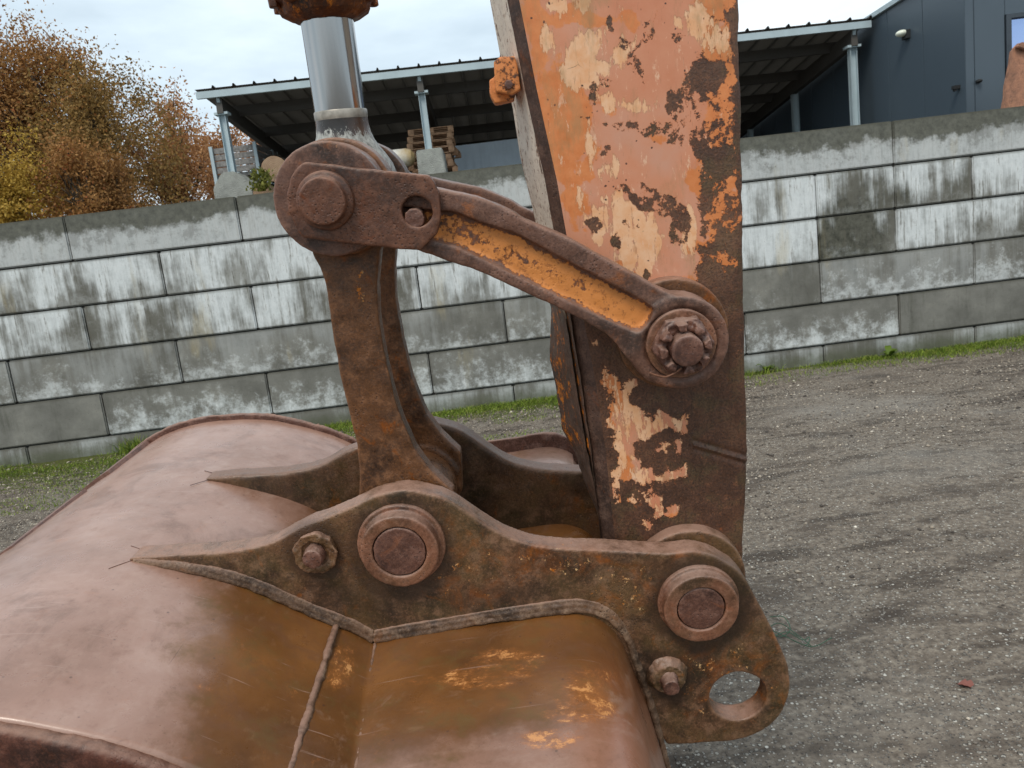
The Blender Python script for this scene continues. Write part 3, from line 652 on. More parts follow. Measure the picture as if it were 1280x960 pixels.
for lo_, hi_ in (((wnx-.02, yA-.02, wz0), (wnx+.05, yA+.1, wz1)), ((wnx+1.45, yA-.02, wz0), (wnx+1.5, yA+.1, wz1)), ((wnx+.05, yA-.02, wz1-.05), (wnx+1.45, yA+.1, wz1)), ((wnx+.05, yA-.02, wz0), (wnx+1.45, yA+.1, wz0+.05))): bm_box(wf, lo_, hi_)
wfo = plain('window_frame', wf, simple('window_frame_grey', lin(52, 60, 68), .4), bld, base=bb); plain('pane', bm, M_glass, wfo, base=bb)
def on_A(px, py):
    d = ray(px, py); return CAMP+d*((xA-CAMP[0])/d[0])
c = on_A(1134, 41); bm = new_bm(); bmesh.ops.create_uvsphere(bm, u_segments=16, v_segments=8, radius=.09, matrix=Matrix.Translation(Vector(c)+Vector((-.08, 0, 0))) @ Matrix.Diagonal((1, 1, .55, 1)))
lf = new_bm(); bm_box(lf, (c[0]-.06, c[1]-.09, c[2]-.09), (c[0], c[1]+.05, c[2]+.03))
t = thing('wall_lamp', 'white outdoor wall lamp high on the slate blue side wall', 'lamp', tuple(c)); plain('lamp_glass', bm, simple('lamp_glass_white', lin(226, 230, 214), .3, var=.05), t, base=tuple(c), smooth=True); plain('lamp_base', lf, M_darkwall, t, base=tuple(c))
c = on_A(1199, 108); bm = new_bm(); bm_box(bm, (c[0]-.09, c[1]-.03, c[2]-.03), (c[0], c[1]+.03, c[2]+.015)); bm_cyl(bm, (c[0]-.06, c[2]-.04), .02, c[1]-.02, c[1]+.02, 10); o = plain('wall_bracket', bm, M_darkwall); o['label'] = 'small dark fitting on the side wall left of the building corner'; o['category'] = 'fitting'
c = WP(1222, 102, yA); bm = new_bm(); bmesh.ops.create_uvsphere(bm, u_segments=14, v_segments=8, radius=.035, matrix=Matrix.Translation((c[0], yA-.03, c[2])) @ Matrix.Diagonal((1.1, 1.4, .8, 1))); o = plain('camera_dome', bm, M_darkwall, smooth=True); o['label'] = 'small dark round fitting on the front wall right of the building corner'; o['category'] = 'fitting'

# ================================================================== TREES
g = G('tree_bark_mat'); v = g.obj(); M_tbark = g.done(g.ramp(g.noise(g.map(v, (6, 6, 1.5)), 3, 6, .7), [(.3, lin(52, 44, 36)), (.7, lin(92, 82, 68))]), .9)
LEAF = {'brown': [(0, lin(100, 70, 40)), (.4, lin(148, 106, 60)), (.8, lin(180, 136, 82)), (1, lin(164, 100, 58))],
        'olive': [(0, lin(88, 70, 40)), (.5, lin(138, 110, 62)), (.85, lin(166, 130, 74)), (1, lin(168, 112, 64))],
        'yellow': [(0, lin(130, 104, 44)), (.5, lin(184, 150, 64)), (1, lin(208, 176, 90))],
        'rust': [(0, lin(124, 82, 54)), (.5, lin(178, 128, 84)), (1, lin(200, 156, 110))]}
LM = {k: leaf_mat(k+'_leaf', r, .35, .7) for k, r in LEAF.items()}
def tree(px, Y, pyt, wpx, kind, n, label, seed, dens=1.):
    rr = np.random.default_rng(seed); rd = random.Random(seed)
    x = WP(px, 260, Y)[0]; ztop = WP(px, pyt, Y)[2]; R = wpx/2/F*Y; H = ztop-ZY
    t = thing('deciduous_tree', label, 'tree', (x, Y, ZY), group='autumn trees behind the wall')
    bm = new_bm(); tips = []
    def limb(p, d, L_, r, lv):
        pts = [Vector(p)]; dd = Vector(d).normalized(); k = 4
        for i in range(k):
            dd = (dd+Vector((rd.gauss(0, .12), rd.gauss(0, .12), rd.gauss(0.05, .08)))).normalized(); pts.append(pts[-1]+dd*L_/k)
        bm_tube(bm, [tuple(q) for q in pts], [r*(1-.5*i/k) for i in range(k+1)], 5 if lv else 8)
        if lv >= 1: tips.extend([tuple(q) for q in pts[1:]])
        if lv < 3:
            for i in range(5 if lv == 0 else 3):
                f_ = rd.uniform(.3, 1); b = pts[min(k, int(f_*k)+0)]; a = rd.uniform(0, 6.28); sp_ = rd.uniform(.5, 1.1) if lv else rd.uniform(.35, .8)
                limb(b, dd+Vector((math.cos(a)*sp_, math.sin(a)*sp_, .15)), L_*rd.uniform(.5, .72), r*.5, lv+1)
    for s_ in range(2):
        limb((rd.uniform(-.2, .2), 0, 0), (rd.uniform(-.2, .2), rd.uniform(-.15, .15), 1), H*.52, R*.055, 0)
    plain('trunk', bm, M_tbark, t, smooth=True)
    tips = np.array(tips); sc = np.array([R*.95/max(np.abs(tips[:, 0]).max(), .1), R*.95/max(np.abs(tips[:, 1]).max(), .1), H*.96/tips[:, 2].max()])
    t.children[0].scale = tuple(sc); tips = tips*sc
    # extra clump centres fill the outline
    m = 240; u = rr.normal(0, 1, (m, 3)); u /= np.linalg.norm(u, axis=1)[:, None]; u *= rr.uniform(.45, 1, (m, 1))**.6
    ex = u*[R, R, H*.46]+[0, 0, H*.5]; ex[:, 2] = np.clip(ex[:, 2], .2, H); C = np.concatenate([tips, ex]); 
    w = (vnoise(C[:, 0]*.8+seed, C[:, 1]*.8, C[:, 2]*.8)+.62)*dens; C = C[w > .40]
    n = int(n*1.5); ci = rr.integers(0, len(C), n); cr = rr.uniform(.14, .42, len(C))*R/2.2
    P_ = C[ci]+rr.normal(0, 1, (n, 3))*cr[ci][:, None]*[1, 1, .8]
    P_[:, 2] = np.maximum(P_[:, 2], .1); s = rr.uniform(.03, .07, n)*Y/26
    a = rr.normal(0, 1, (n, 3)); a /= np.linalg.norm(a, axis=1)[:, None]; b = rr.normal(0, 1, (n, 3)); b -= a*(a*b).sum(1)[:, None]; b /= np.linalg.norm(b, axis=1)[:, None]
    a *= s[:, None]; b *= s[:, None]*.55
    V = np.stack([P_-a, P_+b, P_+a, P_-b], 1).reshape(-1, 3)
    me = mesh_quads('crown', V, np.arange(4*n).reshape(-1, 4), False)
    tone = np.clip(rr.normal(.5, .22, n)+.35*vnoise(P_[:, 0]*.7, P_[:, 1]*.7, P_[:, 2]*.7+seed), 0, 1); attr(me, 'tone', np.repeat(tone, 4)); link('crown', me, LM[kind], t)
tree(-60, 25, -10, 260, 'brown', 26000, 'tall brown leaved tree at the far left edge of the photo', 1)
tree(58, 27, 14, 210, 'brown', 30000, 'tall reddish brown autumn tree second from the left edge', 2, .85)
tree(146, 25, 56, 180, 'olive', 30000, 'dense olive brown tree in the middle of the tree row', 3, 1.1)
tree(12, 21, 150, 110, 'yellow', 12000, 'small golden yellow tree at the left edge just above the wall', 4)
tree(214, 30, 96, 130, 'rust', 11000, 'thinning orange brown tree left of the shed', 5, .72)
tree(276, 34, 138, 110, 'rust', 7000, 'sparse pale rusty tree seen behind the shed post', 6, .62)
tree(110, 22, 170, 130, 'brown', 13000, 'low brown bushy tree in front of the olive tree', 8, .9)
tree(330, 38, 150, 110, 'rust', 8000, 'far thin rusty tree seen under the left end of the shed roof', 9, .7)

# ================================================================== RUSTY BUCKET STANDING BEHIND THE WALL (RIGHT EDGE)
yb = 9.6; ol = [(1249, 200), (1253, 134), (1259, 104), (1265, 76), (1267, 60), (1273, 54), (1284, 55), (1286, 66), (1320, 66), (1380, 100), (1420, 200)]
o3 = [WP(x, y, yb) for x, y in ol]; bs = (o3[1][0], yb, ZY)
t = thing('rusty_bucket', 'rusty orange digger bucket standing behind the wall at the right edge', 'bucket', bs)
M_rb = rust('rusty_orange_plate', (92, 60, 44), (150, 96, 66), (186, 122, 80), (196, 118, 62), rough=(.7, .9), bumpd=.02, sc=.3, sat=.85, val=.9)
bm = new_bm(); pts = [(q[0], q[2]) for q in o3]; pts[0] = (pts[0][0]-.02, ZY); pts[-1] = (pts[-1][0], ZY); bm_prism(bm, pts, yb, yb+.03); plain('side_plate', bm, M_rb, t, base=bs)
bm = new_bm(); bm_prism(bm, [(x+.03, z-.02) for x, z in [(pts[1][0], ZY)]+pts[2:-2]+[(pts[-2][0], ZY)]], yb+.032, yb+.12); plain('shell', bm, M_rb, t, base=bs)
bm = new_bm(); bm_prism(bm, [(pts[4][0], pts[4][1]), (pts[5][0], pts[5][1]), (pts[6][0], pts[6][1]), (pts[7][0], pts[7][1])], yb-.06, yb-.002); plain('corner_tooth', bm, M_rb, t, base=bs, bevel=.01)

# ================================================================== THE DIGGER
def mthing(name, label, cat, base, group=None):
    loc = CAMP + base[0]*XX + base[1]*NN + base[2]*ZZ
    t = thing(name, label, cat, tuple(loc), MROT, group); t['b'] = 0; del t['b']; return t
def sdf(px, py, poly):                                   # signed distance in px, positive inside
    d = np.full(px.shape, 1e9); ins = np.zeros(px.shape, bool); n = len(poly)
    for i in range(n):
        x0_, y0_ = poly[i]; x1_, y1_ = poly[(i+1) % n]; ex, ey = x1_-x0_, y1_-y0_
        t_ = np.clip(((px-x0_)*ex+(py-y0_)*ey)/(ex*ex+ey*ey+1e-9), 0, 1)
        d = np.minimum(d, np.hypot(px-x0_-t_*ex, py-y0_-t_*ey))
        c = ((y0_ > py) != (y1_ > py)) & (px < (x1_-x0_)*(py-y0_)/((y1_-y0_) or 1e-9)+x0_); ins ^= c
    return np.where(ins, d, -d)
def ell(px, py, cx, cy, rx, ry, rot=0):
    c, s = math.cos(rot), math.sin(rot); x = (px-cx)*c+(py-cy)*s; y = -(px-cx)*s+(py-cy)*c
    return (1-np.hypot(x/rx, y/ry))*min(rx, ry)

M_steel = rust('brown_oxide_steel')
M_ear = rust('ear_plate_steel', (60, 45, 34), (98, 72, 54), (142, 110, 90), (150, 88, 48), fleck=.01, olive=.28, rough=(.36, .7), spec=.5, val=.95, sat=1.12)
M_link = rust('link_forging', (60, 42, 32), (94, 67, 50), (134, 100, 78), (146, 82, 42), rough=(.34, .66), spec=.5, val=.96, sat=1.2)
M_keeper = rust('keeper_plate_steel', (60, 42, 34), (92, 63, 51), (128, 92, 76), (122, 70, 46), rough=(.42, .75), spec=.5)
M_side = rust('side_link_forging', (64, 45, 37), (102, 72, 60), (140, 106, 90), (168, 98, 48), paint=(200, 132, 78), amt=-.01, rough=(.38, .75), spec=.5, sat=1.05, val=.9)
M_collar = rust('collar_steel', (88, 58, 42), (128, 84, 62), (158, 116, 94), (150, 88, 56), sat=1.0, val=.86, rough=(.36, .65), spec=.45, olive=.2)
M_pin = rust('pin_end_steel', (58, 38, 36), (100, 66, 54), (140, 102, 86), (140, 84, 54), sat=1.0, rough=(.35, .65))
M_weld = rust('weld_bead', (72, 54, 42), (112, 88, 72), (152, 130, 112), (128, 84, 54), rough=(.45, .75), bumpd=.0016)
M_gland = rust('gland_casting', (44, 30, 24), (96, 54, 30), (128, 76, 42), (176, 104, 44), paint=(188, 112, 44), amt=.3)
M_bracket = rust('orange_bracket_paint', (50, 34, 28), (84, 56, 42), (110, 76, 56), (160, 90, 40), paint=(214, 132, 72), amt=.5, sat=1.)

# ---- bucket ------------------------------------------------------------------
seg1 = [(450, 1545), (250, 1545), (60, 1530), (-80, 1450), (-170, 1320), (-215, 1160), (-215, 1020), (-182, 900), (-112, 795), (-40, 737), (27, 711), (96, 702), (167, 702), (220, 711), (275, 724), (309, 735), (344, 750), (395, 773), (432, 787), (466, 803)]
seg2 = [(466, 803), (520, 792), (580, 783), (640, 775), (698, 767), (730, 768), (757, 779), (777, 802), (791, 836), (806, 872), (820, 915), (832, 958), (842, 1020), (848, 1100), (840, 1180), (800, 1260)]
prof = np.concatenate([catmull(seg1, 10)[:-1], catmull(seg2, 10)])
pm = MPs(prof, 1.15)
BB = (float(MP(450, 1500, 1.3)[0]), 1.31, float(MP(450, 1540, 1.3)[1]))
bucket = mthing('digger_bucket', 'large rusty brown excavator bucket filling the foreground, with worn shiny back', 'bucket', BB)
g = G('bucket_shell_steel'); v = g.obj()
n1 = g.noise(v, 5, 7, .6); n2 = g.noise(v, 19, 8, .66); n3 = g.noise(v, 190, 5, .65); st = g.noise(g.map(v, (3, 9, 30), rot=(.2, .3, .5)), 4, 6, .7)
pink = g.ramp(n1, [(.3, lin(134, 98, 80)), (.55, lin(156, 120, 104)), (.75, lin(170, 138, 124))])
pink = g.mix(g.step(st, .45, .75, 0, .3), pink, lin(178, 148, 132)); pink = g.mix(g.step(n2, .55, .75, 0, .5), pink, lin(112, 74, 56))
brown = g.ramp(n1, [(.3, lin(84, 52, 24)), (.55, lin(116, 74, 36)), (.75, lin(136, 90, 48))])
brown = g.mix(g.step(n2, .5, .7, 0, .4), brown, lin(92, 80, 40)); brown = g.mix(g.step(st, .56, .7, 0, .3), brown, lin(146, 108, 78))
sm = g.math('ADD', g.att('brown_reflect'), g.math('ADD', g.math('MULTIPLY', g.math('SUBTRACT', n2, .5), .9), g.math('MULTIPLY', g.math('SUBTRACT', n1, .5), .9))); c = g.mix(g.step(sm, .2, .8), pink, brown)
red = g.att('redden'); c = g.mix(g.math('MULTIPLY', red, .55), c, lin(146, 86, 54)); blot = g.noise(g.map(v, (1, 1, 1), loc=(4, 4, 4)), 7, 9, .74, .6); c = g.mix(g.step(blot, .5, .66, 0, .5), c, lin(104, 70, 50)); c = g.mix(g.step(g.noise(g.map(v, (30, 30, 60), rot=(.2, .5, .3)), 1, 9, .8), .58, .68, 0, .4), c, lin(96, 64, 48)); c = g.mix(g.step(blot, .46, .32, 0, .22), c, lin(186, 160, 146))
fl = g.math('ADD', g.math('ADD', g.math('MULTIPLY', g.noise(g.map(v, (12, 20, 60), rot=(0, .1, .05)), 1, 6, .7), .5), g.math('MULTIPLY', g.noise(g.map(v, (70, 120, 380), rot=(0, .15, .1)), 1, 8, .85), .5)), g.math('MULTIPLY', g.att('fleck'), .13))
c = g.mix(g.step(fl, .56, .70, 0, .45), c, lin(168, 100, 48)); c = g.mix(g.step(fl, .645, .71, 0, .75), c, g.mix(n2, lin(204, 128, 66), lin(228, 176, 116)))
c = g.mix(g.step(n3, .58, .75, 0, .3), c, lin(74, 52, 42))
scr = g.noise(g.map(v, (2, 2, 170), rot=(.3, .9, .3)), 1, 4, .6); scr2 = g.noise(g.map(v, (2, 2, 210), rot=(.1, 1.3, .9)), 1, 3, .6)
sk = g.math('MAXIMUM', g.step(scr, .7, .74), g.step(scr2, .71, .74)); sk = g.math('MULTIPLY', sk, g.step(n1, .45, .6)); c = g.mix(g.math('MULTIPLY', sk, .6), c, lin(84, 56, 44)); c = g.mix(g.step(g.noise(g.map(v, (3, 200, 14), rot=(.4, .2, 1.1)), 1, 4, .6), .66, .72, 0, .35), c, lin(188, 160, 148))
dot = g.vor(v, 26); c = g.mix(g.step(dot, .03, .07, .55, 0), c, lin(60, 42, 36))
h = g.math('ADD', g.math('MULTIPLY', n2, .5), g.math('MULTIPLY', n3, .25)); h = g.math('SUBTRACT', h, g.math('MULTIPLY', sk, .3))
M_shell = g.done(c, g.step(n2, .3, .75, .26, .44), g.bump(h, .5, .0012), 0, .6); g.b.inputs['Coat Weight'].default_value = .25; g.b.inputs['Coat Roughness'].default_value = .22
Ds = np.concatenate([np.arange(.778, 1.885, .008), [1.885]])
A, Dg = np.meshgrid(np.arange(len(pm)), Ds, indexing='ij'); P = np.stack([pm[A, 0], Dg, pm[A, 1]], -1).reshape(-1, 3)
pxn = np.repeat(prof[:, 0], len(Ds)); pyn = np.repeat(prof[:, 1], len(Ds)); ii = np.repeat(np.arange(len(pm)), len(Ds)); kv = len(catmull(seg1, 10))-1
near_ = np.clip((1.15-P[:, 1]), 0, 1)
wv = np.exp(-((pxn-470)/55)**2)*(pyn < 1000); P[:, 0] += wv*near_*.080                # valley drifts right toward the near side
lw = np.clip((40-pxn)/150, 0, 1)*(pyn < 1100)*np.clip((1.885-P[:, 1])/.5, 0, 1); P[:, 0] -= .006*lw; P[:, 2] += .010*lw
P[:, 2] += .0022*fbm(P, 5, 3)+.0006*fbm(P, 22, 3); P[:, 0] += .0015*fbm(P+3, 6, 2)
P[:, 2] += .024*np.clip((P[:, 1]-1.58)/.2, 0, 1)*(ii >= kv-6)*(pyn < 1000); P[:, 0] -= .012*np.clip((P[:, 1]-1.58)/.2, 0, 1)*(ii > kv+60)
me = mesh_quads('shell', P-np.array(BB), grid_faces(len(pm), len(Ds)), True)
fx, fy = mpix(P)
brown_reflect = np.clip(.5+(fx-(268-.19*(fy-700)))/130, 0, 1)*(ii < kv+1)*(P[:, 1] < 1.16)  # brown over pink: partly own tone, partly a dark reflection painted in
brown_reflect = np.maximum(brown_reflect, (ii >= kv)*np.clip(1.15-.8*np.clip((fy-(830+(700-fx)*.25))/110, 0, 1), 0, 1))
brown_reflect = np.where((P[:, 1] > 1.19) & (P[:, 1] < 1.485), np.clip((pxn-260)/120, 0, 1), brown_reflect); brown_reflect = np.where(P[:, 1] > 1.485, np.clip((pxn-420)/100, 0, 1)*.35, brown_reflect)
attr(me, 'brown_reflect', brown_reflect)
attr(me, 'redden', (ii >= kv)*np.clip((fx-700)/90, 0, 1)*np.clip((fy-790)/60, 0, 1))
fk = np.zeros(len(P))
for e_ in ((615, 838, 85, 30, -.2), (722, 888, 65, 26, -.1), (735, 850, 50, 22, 0), (310, 812, 60, 9, .62), (345, 850, 40, 7, .6), (425, 835, 22, 40, .2), (690, 925, 60, 20, 0), (250, 860, 25, 9, .2), (520, 850, 70, 12, -.1)):
    fk = np.maximum(fk, np.clip(ell(fx, fy, *e_)/10, 0, 1))
attr(me, 'fleck', fk*(P[:, 1] < 1.16))
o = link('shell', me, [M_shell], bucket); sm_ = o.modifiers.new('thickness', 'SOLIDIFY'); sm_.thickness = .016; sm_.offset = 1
# orientation check: make the thickness go inward
nrm = np.array(me.polygons[len(me.polygons)//2].normal); 
q = me.polygons[int((kv+40)*(len(Ds)-1)+60)]
if q.normal.z > 0: sm_.offset = -1
def inside(pts, off):                                    # offset closed outline
    P_ = np.asarray(pts); n = len(P_); t_ = np.roll(P_, -1, 0)-np.roll(P_, 1, 0); t_ /= np.linalg.norm(t_, axis=1)[:, None]+1e-9
    nr = np.stack([t_[:, 1], -t_[:, 0]], 1); area = np.sum(P_[:, 0]*np.roll(P_[:, 1], -1)-np.roll(P_[:, 0], -1)*P_[:, 1])
    return P_+nr*off*(1 if area > 0 else -1)
out_ = pm[::3]
def rimmed(off, far=False):
    o_ = out_.copy()
    if far: o_[:, 1] += .048*(np.arange(len(o_))*3 >= kv-8)*(out_[:, 1] > pm[kv+110, 1]); o_[:, 0] -= .018*(np.arange(len(o_))*3 >= kv+70)*(out_[:, 1] > pm[kv+110, 1]); 
    return [tuple(p) for p in inside(o_, off)]
M_dark = rust('side_wall_steel', (58, 34, 28), (86, 54, 46), (120, 84, 72), (110, 62, 42), rough=(.45, .75))
M_rim = rust('rim_steel', (60, 42, 36), (92, 66, 58), (150, 122, 112), (120, 74, 52), rough=(.45, .75))
bm = new_bm(); bm_prism(bm, rimmed(.014, True), 1.872, 1.885); cast('side_plate', bm, M_rim, bucket, voxel=.0045, amp=.003, nscale=34, smooth=1, base=BB)
bm = new_bm(); bm_prism(bm, rimmed(-.003), .760, .782); cast('side_plate', bm, M_dark, bucket, voxel=.006, amp=.003, nscale=22, base=BB, smooth=4)
# wear strips on the heel
for d0, d1 in ((1.66, 1.86), (1.30, 1.56)):
    idx = [i for i in range(len(prof)) if i < kv and -118 < prof[i, 0] < -42 and prof[i, 1] < 860]; st_ = pm[idx]
    bm = new_bm(); q = st_; up = inside(np.vstack([q, q[::-1]-[0, .02]]), .02)[:len(q)]
    bm_prism(bm, [tuple(x) for x in q-[.0, .004]]+[tuple(x) for x in (q+[-.008, .009])[::-1]], d0, d1); plain('wear_strip', bm, M_rim, bucket, base=BB, bevel=0)

ear_top = [(160, 701), (167, 697.5), (217, 694), (261, 692), (292, 689), (320, 684), (347, 675), (378, 658), (406, 648), (440, 634), (467, 621), (495, 614), (512, 613), (529, 616), (557, 624), (585, 641), (613, 660), (641, 674), (669, 682), (700, 686), (752, 688), (809, 691), (837, 692), (865, 689.5), (887, 693), (907, 703), (927, 718), (946, 750), (963, 783), (980, 819), (987, 847), (985, 873), (973, 898), (948, 917), (920, 926), (880, 929.5), (835, 931.5)]
ear_bot = [(812, 900), (800, 862), (788, 830), (772, 800), (750, 780), (725, 772), (690, 774), (620, 782), (543, 795), (470, 812), (430, 795), (390, 778), (344, 757), (309, 742), (275, 731), (220, 717), (185, 707)]
def ear_fleck(V):
    x, y = mpix(V); f_ = np.clip(ell(x, y, 905, 845, 90, 50)/18, 0, 1)*.9
    for e_ in ((340, 690, 30, 10, 0), (590, 720, 60, 50, 0), (700, 700, 90, 30, 0), (780, 730, 60, 40, 0), (870, 890, 60, 18, 0), (545, 660, 30, 40, .6), (800, 760, 18, 40, 0)): f_ = np.maximum(f_, np.clip(ell(x, y, *e_)/14, 0, 1)*.75)
    return f_
def ear_grime_shade(V):  # greasy dark rings, with contact shade around the collars painted in
    x, y = mpix(V); q = np.stack([x*.03, y*.03, x*0], 1); n_ = fbm(q, 1, 4)*14
    g_ = np.zeros(len(V))
    for cx, cy, r_ in ((499, 689, 58), (875, 757, 55), (394, 688, 30), (836, 846, 26)): d_ = np.hypot(x-cx, y-cy)-r_; g_ = np.maximum(g_, .75*np.clip(1-(d_+n_*.5)/16, 0, 1))
    g_ = np.maximum(g_, .5*np.clip(ell(x, y, 440, 745, 70, 34, .3)/20+n_/30, 0, 1)); g_ = np.maximum(g_, .45*np.clip(ell(x, y, 620, 745, 110, 18, -.1)/12+n_/30, 0, 1)); return g_
hole = MP(923, 871, 1.15); hr = RM(923, 871, 35.5, 1.15)
for D0, vx in ((1.15, .0031), (1.482, .0045)):
    # the same forging twice, at its two places along the pins
    P1 = MPs(catmull(ear_top, 4), 1.15); P2 = MPs(ear_bot, 1.15); bm = new_bm(); bm_prism(bm, [tuple(p) for p in P1]+[tuple(p) for p in P2], D0, D0+.045)
    cu = new_bm(); bm_cyl(cu, hole, hr, D0-.02, D0+.07, 40)
    cast('ear_plate', bm, M_ear, bucket, voxel=vx, amp=.0011, nscale=45, cut=[cu], base=BB, attrs={'fleck': ear_fleck, 'grime_shade': ear_grime_shade} if D0 < 1.3 else {'grime_shade': lambda V: np.full(len(V), .35)}, big=.0008)  # far ear darkened evenly
pA, pB = MP(499, 691, 1.12), MP(877.5, 763, 1.12)
rp = RM(499, 691, 33, 1.12); rpB = RM(877, 763, 29.5, 1.12)
for nm, c_, r_px, D0, D1 in (('collar', pA, 54, 1.121, 1.152), ('collar', pB, 53, 1.122, 1.152)):
    R_ = RM(640, 500, r_px, 1.12); bm = new_bm(); bm_cyl(bm, c_, R_-.002, D0, D1, 64); cu = new_bm(); bm_cyl(cu, c_, (rp if c_ is pA else rpB)+.0015, D0-.02, D1-.002, 48)
    bm2 = new_bm(); bm_cyl(bm2, c_, R_+.007, D1-.009, D1+.002, 64, R_+.008) if c_ is pA else bm_cyl(bm2, c_, R_+.004, D1-.010, D1+.002, 64)
    cast(nm, [bm, bm2], M_collar, bucket, voxel=.0022, amp=.0006, nscale=70, cut=[cu], base=BB, smooth=4)
for c_, dz in ((pA, 1.1225), (pB, 1.125)):
    bm = new_bm(); bm_cyl(bm, c_, rp if c_ is pA else rpB, dz, 1.55, 48); cast('pin', bm, M_pin, bucket, voxel=.0026, amp=.0008, nscale=90, base=BB)
    bm = new_bm(); bm_cyl(bm, c_, RM(640, 500, 52, 1.12), 1.526, 1.555, 40); plain('collar', bm, M_collar, bucket, base=BB, smooth=30)
# grease bolts
def stub(cx, cy, rw, rs, ln, cone):
    c_ = MP(cx, cy, 1.15); a = RM(cx, cy, rw, 1.15); b = RM(cx, cy, rs, 1.12)
    bm = new_bm(); bm_cyl(bm, c_, a*.72, 1.134, 1.152, 28, a) if cone else bm_cyl(bm, c_, a, 1.136, 1.152, 9, a*.94)
    cu = new_bm(); bm_cyl(cu, c_, b*1.35, 1.10, 1.142, 16); n_ = cast('lug', bm, M_ear if not cone else M_ear, bucket, voxel=.002, amp=.0045, nscale=75, cut=[cu] if not cone else None, base=BB)
    bm = new_bm(); bm_cyl(bm, c_, b, 1.152-ln, 1.152, 20, b*1.12); bm_cyl(bm, c_, b*1.35, 1.152-ln*.45, 1.151, 6) if cone else None
    cast('bolt', bm, M_pin, bucket, voxel=.0018, amp=.002, nscale=120, base=BB, smooth=2)
stub(396, 688, 29, 12.5, .034, False); stub(834, 843, 27, 10.5, .04, True)
def weld(pts, D, r, seed=0, taper=True, vox=.0022, nm='weld_seam', mat=None):
    P_ = catmull(pts, 8); q = MPs(P_, 1.15); n = len(q); d_ = D if hasattr(D, '__len__') else np.full(n, D)
    if hasattr(D, '__len__'): d_ = np.interp(np.linspace(0, 1, n), np.linspace(0, 1, len(D)), D)
    r_ = np.array([r*(min(1, .35+i/n*5) if taper else 1)*(1+.10*math.sin(i*1.9+seed)+.08*math.sin(i*.7)) for i in range(n)])
    bm = new_bm(); bm_tube(bm, np.stack([q[:, 0], d_, q[:, 1]], 1), r_, 10)
    return cast(nm, bm, mat or M_weld, bucket, voxel=vox, amp=.0022, nscale=95, base=BB, smooth=2, big=.0012)
W1 = [(166, 701), (220, 707), (275, 718), (309, 729), (344, 743), (395, 766), (440, 783), (467, 797)]
W2 = [(467, 797), (500, 791), (543, 784), (613, 772), (698, 760), (733, 759), (763, 771), (784, 797), (799, 836), (812, 874), (824, 916), (836, 962)]
def weld_band(W, taper):
    bms = []
    for dy, dd, r in ((3, 1.148, .0056), (-3, 1.149, .0048), (-8, 1.1505, .0034)):
        q = MPs(catmull([(x, y+dy*(.35+.65*min(1, i/3)) if taper else y+dy) for i, (x, y) in enumerate(W)], 8), 1.15); n = len(q)
        r_ = [r*(min(1, .3+i/n*4) if taper else 1)*(1+.09*math.sin(i*1.1+dy)+.07*math.sin(i*.43)) for i in range(n)]
        bm = new_bm(); bm_tube(bm, np.stack([q[:, 0], np.full(n, dd), q[:, 1]], 1), r_, 10); bms.append(bm)
    cast('weld_seam', bms, M_weld, bucket, voxel=.0021, amp=.0019, nscale=70, base=BB, smooth=7, big=.0015)
weld_band(W1, True); weld_band(W2, False)
# seam running toward the near side, and the crack marks ahead of each ear tip
weld([(421, 780.5), (424, 782.5), (428, 784.5)], [1.148, 1.0, .783], .0062, 1, False, .002, 'cross_seam')
weld([(469, 803), (478, 803.5), (490, 801)], [1.148, 1.0, .783], .0032, 1, False, .002, 'cross_seam')
M_crack = simple('dark_crack', lin(84, 56, 48), .9)
for tipD in (1.172, 1.505):
    for (x0_, y0_), (x1_, y1_) in (((168, 701), (146, 702.5)), ((168, 703), (146, 703.5))):
        n_ = 6; q = MPs([(x0_+(x1_-x0_)*k/5, np.interp(x0_+(x1_-x0_)*k/5, prof[60:170, 0], prof[60:170, 1])-.5) for k in range(n_)], 1.15)
        s_ = -1 if y1_ < 703 else 1; bm = new_bm(); bm_tube(bm, [(q[k][0], tipD-s_*(.014+(.007 if s_ > 0 else .0028)*k), q[k][1]+.0002) for k in range(n_)], .0006, 6); plain('crack', bm, M_crack, bucket, base=BB)
# heavy link boss between the ears
# ---- bucket link (H-link) --------------------------------------------------
pC = MP(402, 252, 1.09)
HB = (float(pA[0]), 1.31, float(pA[1]))
hl = mthing('bucket_link', 'brown curved double limbed link standing between the bucket ears', 'link', HB)
lo_ = [(386, 296), (391, 321), (400, 336), (406.6, 353), (413.6, 406), (424, 466), (437, 520), (445.5, 555), (449, 590), (449, 616), (447, 670), (570, 670), (567, 616), (539, 590), (518, 562), (497, 512), (483, 456), (473, 399), (471, 353), (474, 314), (486, 292)]
for D0 in (1.2, 1.385):
    bm = new_bm(); bm_prism(bm, [tuple(p) for p in MPs(lo_, 1.2)], D0, D0+.036)
    b2 = new_bm(); bm_cyl(b2, pC, RM(422, 248, 72, 1.19), D0-.012, D0+.046, 56); b3 = new_bm(); bm_cyl(b3, pA, RM(508, 640, 61, 1.2), D0-.004, D0+.04, 48)
    cast('link_limb', [bm, b2, b3], M_link, hl, voxel=.0032, amp=.0012, nscale=40, smooth=6, base=HB, attrs={'fleck': lambda V: np.maximum(.1, np.clip(ell(*mpix(V), 452, 362, 14, 40)/10, 0, 1)*1.5)*(V[:, 1] < 1.3)})
bm = new_bm(); bm_cyl(bm, pA, RM(508, 640, 56, 1.2), 1.236, 1.385, 48); plain('cross_tube', bm, M_link, hl, base=HB, smooth=30)
bm = new_bm(); bm_prism(bm, [tuple(p) for p in MPs([(470, 560), (500, 590), (530, 640), (455, 640), (452, 590)], 1.2)], 1.236, 1.385); plain('web', bm, M_link, hl, base=HB)

